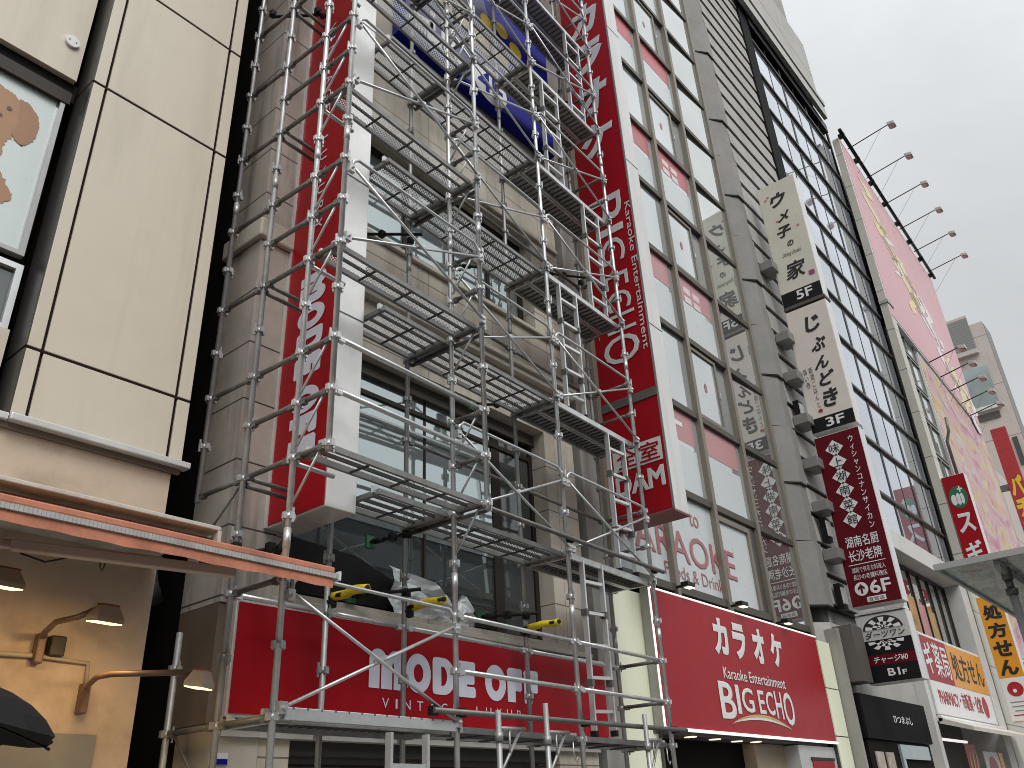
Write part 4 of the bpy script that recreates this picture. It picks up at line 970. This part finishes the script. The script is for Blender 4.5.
# black restaurant sign with entrance below
bk = sign_box('restaurant_sign', 'long black sign board with small white lettering on the concrete wall', 16.4, 20.2, 5.56, 5.75, 2.66, 3.42, mat('charcoal_face', (.012, .012, .013), .6, 0, .15, 2, spec=.04), BLACK, 'y', .01)
text(front(5.546), 'ひつまぶし', 18.0, 19.15, 2.98, 3.12, WHITE, bk, .02)
dw = thing('restaurant_door', (18.4, 5.6, .12), 'dark doorway with a pale metal surround under the black sign', 'door')
bx('opening', DARK, dw, 16.45, 20.1, 5.60, 5.755, .12, 2.65); bx('surround', mat('pale_teal_metal', (.45, .52, .52), .4, .3), dw, 18.05, 19.8, 5.55, 5.598, 2.35, 2.60); bx('surround', mat('pale_teal_metal', (.45, .52, .52)), dw, 18.05, 18.2, 5.55, 5.598, .12, 2.348)
for x in (16.7, 17.25): bx('menu_board', mat('menu_print', (.5, .42, .36), .5, 0, .4, 9), dw, x, x+.4, 5.575, 5.599, 1.4, 2.45)

# ================================================================== STACKED PROJECTING SIGNS
XS = 17.0; YBk = 5.51; YFr = 4.55
def stack_sign(z0, z1, facem, label, tilt=0):
    return sign_box('floor_sign', label, XS, XS+.33, YFr, YBk, z0, z1, facem, WHITEP, 'x', .014, 'stacked floor signs on the ribbed tower')
def zb(d): return 1.6 + d*YBk
# 5F
s5 = stack_sign(zb(1.862), zb(2.50), IVORY, 'ivory fifth-floor sign brushed ウメ子の家, top of the stack')
fr = side(XS-.014); am = -(YBk+YFr)/2
bx('band', BLACK, s5, XS-.016, XS-.0125, YFr+.014, YBk-.014, zb(1.862)+.014, zb(1.93))
text(fr, '5F', am-.12, am+.26, zb(1.878), zb(1.922), WHITE, s5, .03, h=.008)
def brush(fr, items, p, m=INK):
    """brush-written signs: each stroke group sits at its own size, slope and height"""
    mb = MB()
    for ch, a, b, w_, h_, sh, bold in items: put2d(mb, fr, glyph(ch, bold, sh), a-w_/2, a+w_/2, b-h_/2, b+h_/2)
    orient(fr, mb); return mb.build('lettering', m, p, fixn=False)
ztop, zbot = zb(2.49), zb(1.94); H = ztop-zbot
brush(fr, [('ウ', am-.02, ztop-.16*H, .42, .40, .3, .06), ('メ', am+.02, ztop-.335*H, .32, .28, .35, .06), ('子', am-.05, ztop-.475*H, .36, .32, .2, .055), ('の', am+.03, ztop-.60*H, .16, .16, .2, .045), ('家', am-.0, ztop-.845*H, .50, .48, .2, .03)], s5)
text(fr, 'Dining Umeko', am-.22, am+.24, ztop-.715*H, ztop-.67*H, INK, s5, .0, .3)
patch(fr, [rrect(am+.27, am+.41, zbot+.16, zbot+.29, .03)], mat('plum_mark', (.33, .06, .2), .5), s5, 'plum_mark')
for a, b in ((-.32, .12), (-.15, .36), (.3, .47), (-.25, .1)): patch(fr, [ell(am+a, ztop-b*H, .035, .03, 8)], mat('petal_mark', (.5, .2, .2), .5), s5, 'petal_mark')
bx('foot', BROWN, s5, XS-.02, XS+.34, YFr-.01, YBk, zb(1.862)-.07, zb(1.862)-.004)
# 3F
s3 = stack_sign(zb(1.285), zb(1.84), CREAMP, 'cream third-floor sign brushed じぶんどき, second from the top')
bx('band', BLACK, s3, XS-.016, XS-.0125, YFr+.014, YBk-.014, zb(1.285)+.014, zb(1.345))
text(fr, '3F', am-.14, am+.26, zb(1.298), zb(1.336), WHITE, s3, .03, h=.008)
ztop, zbot = zb(1.83), zb(1.35); H = ztop-zbot
brush(fr, [('じ', am+.07, ztop-.165*H, .34, .40, .15, .05), ('ぶ', am+.10, ztop-.37*H, .36, .34, .25, .05), ('ん', am+.06, ztop-.54*H, .34, .32, .35, .05), ('ど', am+.10, ztop-.69*H, .36, .34, .25, .05), ('き', am+.08, ztop-.865*H, .34, .42, .2, .045)], s3)
vtext(fr, '飯酒ごはんと', am-.2, .10, ztop-.55*H, ztop-.93*H, mat('brown_ink', (.08, .05, .04), .5), s3)
vtext(fr, '旨い酒', am-.33, .10, ztop-.55*H, ztop-.74*H, mat('brown_ink', (.08, .05, .04), .5), s3)
patch(fr, [ell(am-.19, ztop-.955*H, .05, .04)], REDINK, s3, 'red_mark')
# 6F
s6 = stack_sign(zb(.617), zb(1.268), MAROON, 'maroon sixth-floor restaurant sign with white diamonds, third in the stack')
ztop, zbot = zb(1.262), zb(.622); H = ztop-zbot
for i, ch in enumerate('味上湖南菜館'):
    b = ztop-(.085+.088*i)*H; a = am-.1+.005*i
    patch(fr, [[(a-.19, b), (a, b-.185), (a+.19, b), (a, b+.185)]], WHITE, s6, 'diamond')
    text(fr, ch, a-.105, a+.105, b-.10, b+.10, INK, s6, .005, h=.008)
vtext(fr, 'ウィシャンコナンサイカン', am+.27, .125, ztop-.03*H, ztop-.60*H, WHITE, s6, .02)
text(fr, '湖南名厨', am-.32, am+.33, ztop-.685*H, ztop-.62*H, WHITE, s6, .015); text(fr, '长沙老牌', am-.32, am+.33, ztop-.765*H, ztop-.70*H, WHITE, s6, .015)
patch(fr, [rect(am-.36, am+.36, ztop-.782*H, ztop-.778*H)], WHITE, s6, 'rule')
text(fr, '湖南で有名な料理人', am-.32, am+.33, ztop-.825*H, ztop-.795*H, WHITE, s6, 0); text(fr, '長沙の老舗料理店', am-.32, am+.33, ztop-.865*H, ztop-.835*H, WHITE, s6, 0)
b = ztop-.915*H; patch(fr, [ell(am-.22, b, .13, .13)], WHITE, s6, 'white_disc')
patch(fr, [[(am-.24, b-.09), (am-.20, b-.09), (am-.20, b+.01), (am-.16, b-.02), (am-.15, b+.02), (am-.22, b+.095), (am-.29, b+.02), (am-.28, b-.02), (am-.24, b+.01)]], MAROON, s6, 'arrow', .008)
text(fr, '6F', am-.06, am+.34, b-.13, b+.13, WHITE, s6, .03)
patch(fr, [rect(am-.16, am+.2, zbot+.03, zbot+.13)], WHITE, s6, 'white_box'); text(fr, '直営店', am-.13, am+.17, zbot+.045, zbot+.115, INK, s6, 0, h=.008)
# B1F
sB = stack_sign(zb(.36), zb(.585), mat('pale_grey_face', (.60, .60, .58), .4, 0, .05, 2), 'black and white basement darts bar sign, lowest of the stack')
z0, z1 = zb(.36)+.014, zb(.585)-.014; H = z1-z0
patch(fr, [rect(-YBk+.014, -YFr-.014, z0, z0+.62*H)], BLACK, sB, 'black_field')
patch(fr, [rect(-YBk+.014, -YFr-.014, z0+.25*H, z0+.40*H)], MAROON, sB, 'maroon_band', .006)
cx = am
def checker(up):
    cz = z0+(.775 if up else .60)*H; s_ = 1 if up else -1; ky = .19*H/.35 if up else .155*H/.35
    if up: patch(fr, [[(cx+.37*math.cos(math.pi*i/24), cz+.37*ky*math.sin(math.pi*i/24)) for i in range(25)]], INK, sB, 'checker_disc', .006)
    for ring, (r0, r1) in enumerate(((.04, .11), (.11, .20), (.20, .33))):
        for k in range(9):
            if (k+ring) % 2 == 0:
                t0 = math.pi*k/9; t1 = t0+math.pi/9
                pts = [(cx+r1*math.cos(t0+(t1-t0)*i/3), cz+s_*r1*ky*math.sin(t0+(t1-t0)*i/3)) for i in range(4)]+[(cx+r0*math.cos(t1-(t1-t0)*i/3), cz+s_*r0*ky*math.sin(t1-(t1-t0)*i/3)) for i in range(4)]
                patch(fr, [pts if up else list(reversed(pts))], WHITE, sB, 'checker', .009)
checker(True); checker(False)
text(fr, 'ダーツワン', am-.36, am+.38, z0+.645*H, z0+.755*H, INK, sB, .02, .15, h=.010)
text(fr, 'チャージ¥0', am-.30, am+.32, z0+.275*H, z0+.375*H, WHITE, sB, .02, .15, h=.01)
text(fr, 'B1', am-.10, am+.12, z0+.08*H, z0+.19*H, WHITE, sB, .03, h=.008); text(fr, 'F', am+.16, am+.24, z0+.08*H, z0+.15*H, WHITE, sB, .03, h=.008)
bx('light_strip', mat('strip_reflector', (.7, .7, .7), .25, .7), sB, XS-.03, XS+.32, YFr+.02, YBk-.02, zb(.585)+.02, zb(.585)+.06)
for d in (1.70, 1.52, 1.33, 1.15, .98, .80, 2.05): 
    z = 1.6+d*5.55; br = bev(MB().box(16.66, XS+.20, 5.42, 5.735, z-.11, z+.11).build('sign_bracket', mat('bracket_box', (.25, .245, .235), .45, .2, .06, 2)), .008)
    br.name = 'sign_bracket'; par(br, t)
for d in (1.42, .93, .68): 
    z = 1.6+d*5.4; o = thing('flood_lamp', (16.9, 5.55, z), {1.42: 'black flood lamp behind the cream third-floor sign', .93: 'black flood lamp behind the maroon sign, higher one', .68: 'black flood lamp behind the maroon sign, lower one'}[d], 'lamp')
    MB().box(16.75, 16.99, 5.58, 5.70, z-.30, z+.2).build('body', BLACK, o); MB().box(16.76, 16.98, 5.555, 5.579, z-.2, z+.12).build('lens', SILVER, o)

# ================================================================== BUILDING WITH BILLBOARDS
u = thing('tiled_building', (33, 9, 0), 'cream tiled building carrying two large billboards', 'building')
bx('wall', TILE, u, 27.65, 40.6, 6.0, 15, .12, 24.2); bx('wall', TILE, u, 27.91, 30.5, 5.63, 5.999, .12, 16.3); bx('corner_pier', TILE, u, 27.35, 27.9, 5.37, 5.618, 7.6, 24.3); bx('corner_pier', mat('cap', (.4, .38, .34), .6), u, 27.30, 27.95, 5.32, 5.618, 16.85, 16.97)
for j in range(7): window(u, 28.2, 30.3, 7.9+1.28*j, 9.1+1.28*j, 5.53, .07, mat('olive_frame', (.22, .22, .19), .45, .2), GLASSB, mull=((29.2, .06),), depth=.085)
MB().path([(30.42, 5.40, 8), (30.42, 5.40, 12.6), (30.35, 5.25, 12.9), (30.30, 5.2, 13.4)], .05, 10).build('exhaust_pipe', GALVD, u)
def artmat(name, cols, sc_=(1, 1, 1), base=None):
    m, nt, b_ = _new(name); v = objvec(nt, sc_)
    n1 = noise(nt, v, 1.0, 3, .5, 1.2); rp = N(nt, 'ShaderNodeValToRGB'); rp.color_ramp.interpolation = 'EASE'
    nt.links.new(n1.outputs['Fac'], rp.inputs[0]); el = rp.color_ramp.elements
    for i, c in enumerate(cols):
        p = .28+.44*i/(len(cols)-1)
        e = el[i] if i < 2 else el.new(p); e.position = p; e.color = (*c, 1)
    n2 = noise(nt, v, 3.3, 2); c = mixc(nt, ramp(nt, n2.outputs['Fac'], .46, .58), rp.outputs[0], base or (.7, .6, .55)); nt.links.new(c, b_.inputs['Base Color']); b_.inputs['Roughness'].default_value = .45
    return m
PINK = mat('pink_board_face', (.62, .37, .39), .5, 0, .06, .25)
ART = artmat('pastel_board_art', [(.32, .06, .09), (.50, .22, .20), (.58, .44, .12), (.55, .46, .42), (.48, .22, .30), (.45, .12, .17), (.16, .26, .44)], (.30, 1, .55), (.55, .33, .33))
pb = thing('pink_billboard', (27.4, 5.36, 16.3), 'large plain pink billboard with pale brush streaks and lamps along its top', 'billboard')
bx('board', WHITEP, pb, 27.38, 40.5, 5.36, 5.60, 16.32, 24.38); bx('face', PINK, pb, 27.46, 40.44, 5.345, 5.359, 16.40, 24.30)
fr = front(5.342)
for k in range(11):
    a = 28.6+.98*k+random.uniform(-.2, .2); b_ = 22.9-.50*k+random.uniform(-.5, .5); hgt = random.uniform(1.6, 2.6); yel = k in (0, 1, 3, 4, 8, 9)
    pts = [(a+.9*j/8+.75*math.sin(j*1.1+k), b_-hgt*j/8) for j in range(9)]; back = [(x_+1.0+.3*math.sin(y_*3), y_+.22) for x_, y_ in reversed(pts)]
    patch(fr, [pts+back], mat('pale_yellow_streak', (.72, .62, .34), .5) if yel else mat('pale_streak', (.76, .68, .68), .5), pb, 'streak', .006)
MB().tube((27.2, 5.22, 24.55), (40.6, 5.22, 24.55), .07, 8).build('top_rail', BLACK, pb)
for k in range(8): x = 27.6+1.8*k; bx('rail_clamp', BLACK, pb, x-.05, x+.05, 5.16, 5.4, 24.45, 24.66)
BT = R(1.5); ORD = ['first', 'second', 'third', 'fourth', 'fifth', 'last']
def board_lamp(x, Yb_, zb_, L, group, label):
    Yb_ += (x-27.4)*math.sin(BT); t_ = thing('billboard_lamp', (x, Yb_, zb_), label, 'lamp', group)
    tip = Vc((x, Yb_-L, zb_+.22)); MB().tube((x, Yb_+.02, zb_), tip, .022, 6).build('arm', BLACK, t_)
    MB().tube((x+.5, Yb_, zb_-.9), (x+.02, Yb_-L*.8, zb_+.16), .006, 4).build('stay_wire', GALVD, t_)
    hd = bev(MB().obox(tip+Vc((-.15, -.22, -.18)), (.30, 0, 0), (0, .26, .05), (0, 0, .15)).build('lamp_head', mat('lamp_grey', (.45, .43, .42), .5, .2), t_), .02)
    MB().obox(tip+Vc((-.12, -.17, -.212)), (.24, 0, 0), (0, .17, .033), (0, 0, .03)).build('lens', mat('rosy_lens', (.5, .36, .35), .3), hd)
    return t_
for k in range(6): board_lamp(28.3+2.25*k, 5.3, 24.4, 1.62, 'lamps along the pink billboard', f'{ORD[k]} lamp from the near end, along the pink billboard top')
lb = thing('pastel_billboard', (27.4, 5.36, 6), 'tall multicoloured pastel billboard below the pink one', 'billboard')
bx('board', WHITEP, lb, 30.55, 40.8, 5.42, 5.61, 5.5, 16.28); bx('face', ART, lb, 30.65, 40.7, 5.405, 5.419, 5.6, 16.2)
for k in range(5): board_lamp(31.9+1.62*k, 5.33, 16.31, 1.12, 'lamps along the pastel billboard', f'{ORD[k]} lamp from the near end, above the pastel billboard')
pb.rotation_euler = (0, 0, BT); lb.rotation_euler = (0, 0, BT)
# hanging signs on its corner
sg_ = sign_box('pharmacy_projecting_sign', 'red projecting sign with a green leaf mark and white katakana', 27.4, 27.75, 4.69, 5.35, 6.9, 10.42, RED, WHITEP, 'x', .01)
fr = side(27.386); a = -5.02
patch(fr, [ell(a, 9.72, .255, .34)], GREEN, sg_, 'leaf_disc')
for dx, r_ in ((-.13, .11), (.0, .09), (.10, .07)): patch(fr, [ell(a+dx, 9.66-.05*abs(dx), r_*.75, .19-.5*abs(dx-.0)*.3, 14)], WHITE, sg_, 'leaf', .008)
patch(fr, [rect(a+.02, a+.16, 9.93, 9.98), ], WHITE, sg_, 'plus', .008); patch(fr, [rect(a+.07, a+.11, 9.86, 10.05)], WHITE, sg_, 'plus', .012)
for i, ch in enumerate('スギ薬'): text(fr, ch, a-.23, a+.23, 8.62-.86*i, 9.22-.86*i, WHITE, sg_, .045)
so = sign_box('prescription_sign', 'orange projecting sign reading 処方せん above a white blossom panel', 27.4, 27.7, 4.74, 5.38, 3.40, 6.75, ORSIGN, WHITEP, 'x', .01)
a = -5.06
for i, ch in enumerate('処方せん'): text(fr, ch, a-.24, a+.24, 6.08-.50*i-.0, 6.50-.50*i, INK, so, .06)
patch(fr, [rect(-5.37, -4.75, 3.42, 4.52)], WHITE, so, 'white_panel'); patch(fr, [ell(a, 4.22, .2, .19)], REDINK, so, 'red_mark', .008)
patch(fr, [ell(a-.02, 4.18, .05, .05)], WHITE, so, 'blossom', .012)
for i, w_ in enumerate((.22, .2, .16, .22)): patch(fr, [rect(a-w_, a+w_, 3.88-.11*i, 3.91-.11*i)], REDINK if i == 3 else mat('grey_ink', (.25, .25, .25), .5), so, 'small_print', .008)

# ================================================================== FURTHER BUILDINGS
v = thing('far_block', (55, 8, 0), 'tall pinkish office block at the end of the row', 'building')
bx('wall', PINKB, v, 50, 51.8, 5.24, 16, .12, 26.1); bx('wall', mat('grey_side', (.2, .19, .18), .6), v, 50.05, 51.75, 5.22, 5.239, .12, 26.0); bx('parapet', PINKB, v, 50, 51.8, 5.95, 16, 26.11, 26.8)
bx('louvre', mat('grey_louvre', (.26, .26, .255), .6, 0, .05, 1, joints=[(2, .16, 0, .06)], jcol=(.2, .2, .2)), v, 49.93, 49.998, 5.95, 8.4, 24.5, 26.6)
bx('ledge', PINKB, v, 49.7, 49.998, 5.9, 8.4, 24.2, 24.45)
bx('window', mat('pale_teal_glass', (.42, .50, .50), .12, .4, .08, .8), v, 49.93, 49.998, 5.75, 7.6, 21.0, 23.4); bx('ledge', WHITEP, v, 49.8, 49.998, 5.7, 7.6, 20.75, 20.98); bx('recess', mat('grey_slot', (.10, .09, .085), .7), v, 49.95, 49.998, 5.9, 7.0, 20.2, 20.6)
for k in range(4): bx('window', GLASSD, v, 49.95, 49.998, 5.5, 5.75, 8+3.1*k, 9.6+3.1*k)
w_ = thing('low_block', (43, 8, 0), 'pale block behind the red vertical banner sign', 'building'); bx('wall', PINKB, w_, 40, 49.5, 6.6, 15, .12, 16.5)
rs = sign_box('banner_sign', 'long red vertical sign with yellow katakana on the pale block', 46, 46.3, 5.42, 6.12, 7.0, 18.2, mat('scarlet_face', (.42, .03, .035), .5, 0, .08, 1, joints=[(2, .5, 0, .03)], jcol=(.3, .02, .03)), RED, 'x', .01)
fr = side(45.984)
zt2 = PX(1012, 476, 45.984).z
for i, ch in enumerate('パチンコ'): text(fr, ch, -6.05, -5.48, zt2-1.0-1.12*i, zt2-1.12*i, YELI, rs, .07)
bx('bracket', GALVD, rs, 46.05, 46.2, 6.121, 6.6, 10.0, 10.3); bx('bracket', GALVD, rs, 46.05, 46.2, 6.121, 6.6, 15.0, 15.3)
# street shelter with a glass roof on the pavement edge
sh = thing('street_shelter', (11.5, 2.3, .12), 'glass-roofed street shelter on a grey post at the right edge', 'shelter')
gm = bpy.data.materials.new('shelter_glass'); gm.use_nodes = True; nt = gm.node_tree; b_ = nt.nodes['Principled BSDF']; b_.inputs['Base Color'].default_value = (.28, .32, .31, 1); b_.inputs['Roughness'].default_value = .12; b_.inputs['Specular IOR Level'].default_value = .6
tr = N(nt, 'ShaderNodeBsdfTransparent'); tr.inputs[0].default_value = (.50, .56, .54, 1); mx_ = N(nt, 'ShaderNodeMixShader'); dn = noise(nt, objvec(nt), 2.5, 4)
nt.links.new(ramp(nt, dn.outputs['Fac'], .15, 1.0), mx_.inputs[0]); nt.links.new(b_.outputs[0], mx_.inputs[1]); nt.links.new(tr.outputs[0], mx_.inputs[2]); nt.links.new(mx_.outputs[0], nt.nodes['Material Output'].inputs[0])
ZS = 4.0
MB().box(10.66, 16.0, .35, 2.38, ZS, ZS+.02).build('roof_glass', gm, sh)
mb = MB(); mb.box(10.60, 10.655, .30, 2.42, ZS-.03, ZS+.04).box(10.66, 16.0, 2.385, 2.42, ZS-.03, ZS+.03).box(10.66, 16, .3, .345, ZS-.05, ZS+.06); mb.build('roof_frame', mat('shelter_frame', (.42, .43, .41), .45, .3), sh)
q = CAM + ray(1011, 588)*((ZS-.25-1.6)/ray(1011, 588).z)
MB().tube((q.x, q.y, .12), (q.x, q.y, ZS-.32), .045, 14).build('post', mat('shelter_frame', (.42, .43, .41)), sh)
MB().tube((q.x, q.y, ZS-.33), (q.x, q.y, ZS-.26), .065, 14).tube((q.x, q.y, ZS-.26), (q.x, q.y, ZS-.16), .042, 14).tube((q.x, q.y, ZS-.16), (q.x, q.y, ZS-.02), .06, 14).build('glass_clamp', GALVD, sh)
MB().obox((10.8, q.y-.03, ZS-.10), (5, 0, 0), (0, .06, 0), (0, 0, .09)).build('roof_beam', mat('shelter_frame', (.42, .43, .41)), sh)
# blocks across the street, seen only mirrored in the windows
for i, (x0, x1, h_, lab) in enumerate(((-14, 2, 17, 'grey office block across the street, the lower of three'), (3, 19, 20, 'brown office block across the street'), (20, 46, 17.5, 'pale office block across the street, the widest of three'))):
    ob = thing('office_block', ((x0+x1)/2, -27, 0), lab, 'building', 'blocks across the street')
    bx('wall', (mat('dark_grey_block', (.05, .05, .05), .8, spec=.1), mat('brown_block', (.07, .05, .042), .8, spec=.1), mat('slate_block', (.05, .054, .058), .8, spec=.1))[i], ob, x0, x1, -36, -22, 0, h_)
    for f in range(int(h_/3.2)): bx('window', GLASSD, ob, x0+.8, x1-.8, -21.998, -21.9, 1.5+3.2*f, 3.0+3.2*f)

# ================================================================== LIGHT
EL, AZ = R(52), R(205)          # high veiled sun behind the viewer, over the street
sd = Vc((math.sin(AZ)*math.cos(EL), math.cos(AZ)*math.cos(EL), math.sin(EL)))
sl = bpy.data.lights.new('sun', 'SUN'); sl.energy = 1.3; sl.angle = R(22); sl.color = (1, .975, .94)
so_ = bpy.data.objects.new('sun', sl); so_.rotation_euler = (-sd).to_track_quat('-Z', 'Y').to_euler(); so_.location = (0, -10, 40); COL.objects.link(so_)
W = bpy.data.worlds.new('World'); SC.world = W; W.use_nodes = True; nt = W.node_tree; nt.nodes.clear()
out = N(nt, 'ShaderNodeOutputWorld'); bg = N(nt, 'ShaderNodeBackground'); bg.inputs[1].default_value = .10
sky = N(nt, 'ShaderNodeTexSky', sky_type='NISHITA'); sky.sun_disc = False; sky.sun_elevation = EL; sky.sun_rotation = AZ; sky.dust_density = 5; sky.air_density = 1; sky.ozone_density = 1
hs = N(nt, 'ShaderNodeHueSaturation'); hs.inputs['Saturation'].default_value = .10; nt.links.new(sky.outputs[0], hs.inputs['Color'])
tc = N(nt, 'ShaderNodeTexCoord'); mp = N(nt, 'ShaderNodeMapping'); mp.inputs['Scale'].default_value = (1, 1, 2.2); nt.links.new(tc.outputs['Generated'], mp.inputs[0])
cn = noise(nt, mp.outputs[0], 1.6, 5, .55, .4); sxyz = N(nt, 'ShaderNodeSeparateXYZ'); nt.links.new(tc.outputs['Generated'], sxyz.inputs[0])
cl = N(nt, 'ShaderNodeMapRange'); nt.links.new(cn.outputs['Fac'], cl.inputs[0]); cl.inputs[1].default_value = .3; cl.inputs[2].default_value = .7; cl.inputs[3].default_value = .90; cl.inputs[4].default_value = 1.10
# overcast: an even veil of cloud, brighter overhead and on the side of the hidden sun
zz = math_n(nt, 'MAXIMUM', sxyz.outputs[2], 0); grad = math_n(nt, 'ADD', 1.0, math_n(nt, 'MULTIPLY', math_n(nt, 'POWER', zz, 2.0), .75))
grad = math_n(nt, 'ADD', grad, math_n(nt, 'MULTIPLY', math_n(nt, 'MAXIMUM', math_n(nt, 'MULTIPLY', sxyz.outputs[1], -1), 0), .9))
fac = math_n(nt, 'MULTIPLY', cl.outputs[0], grad)
veil = mixc(nt, .75, hs.outputs[0], (6.75, 6.95, 7.1))
vm = N(nt, 'ShaderNodeVectorMath', operation='SCALE'); nt.links.new(veil, vm.inputs[0]); nt.links.new(fac, vm.inputs['Scale'])
nt.links.new(vm.outputs[0], bg.inputs[0]); nt.links.new(bg.outputs[0], out.inputs[0])
SC.view_settings.view_transform = 'Standard'; SC.view_settings.look = 'None'; SC.view_settings.gamma = 1; SC.view_settings.exposure = 0
SC.render.engine = 'CYCLES'; SC.cycles.filter_width = .95; SC.cycles.max_bounces = 8; SC.cycles.transparent_max_bounces = 16; SC.cycles.use_denoising = True; SC.cycles.sample_clamp_indirect = 8; SC.cycles.caustics_reflective = False; SC.cycles.caustics_refractive = False
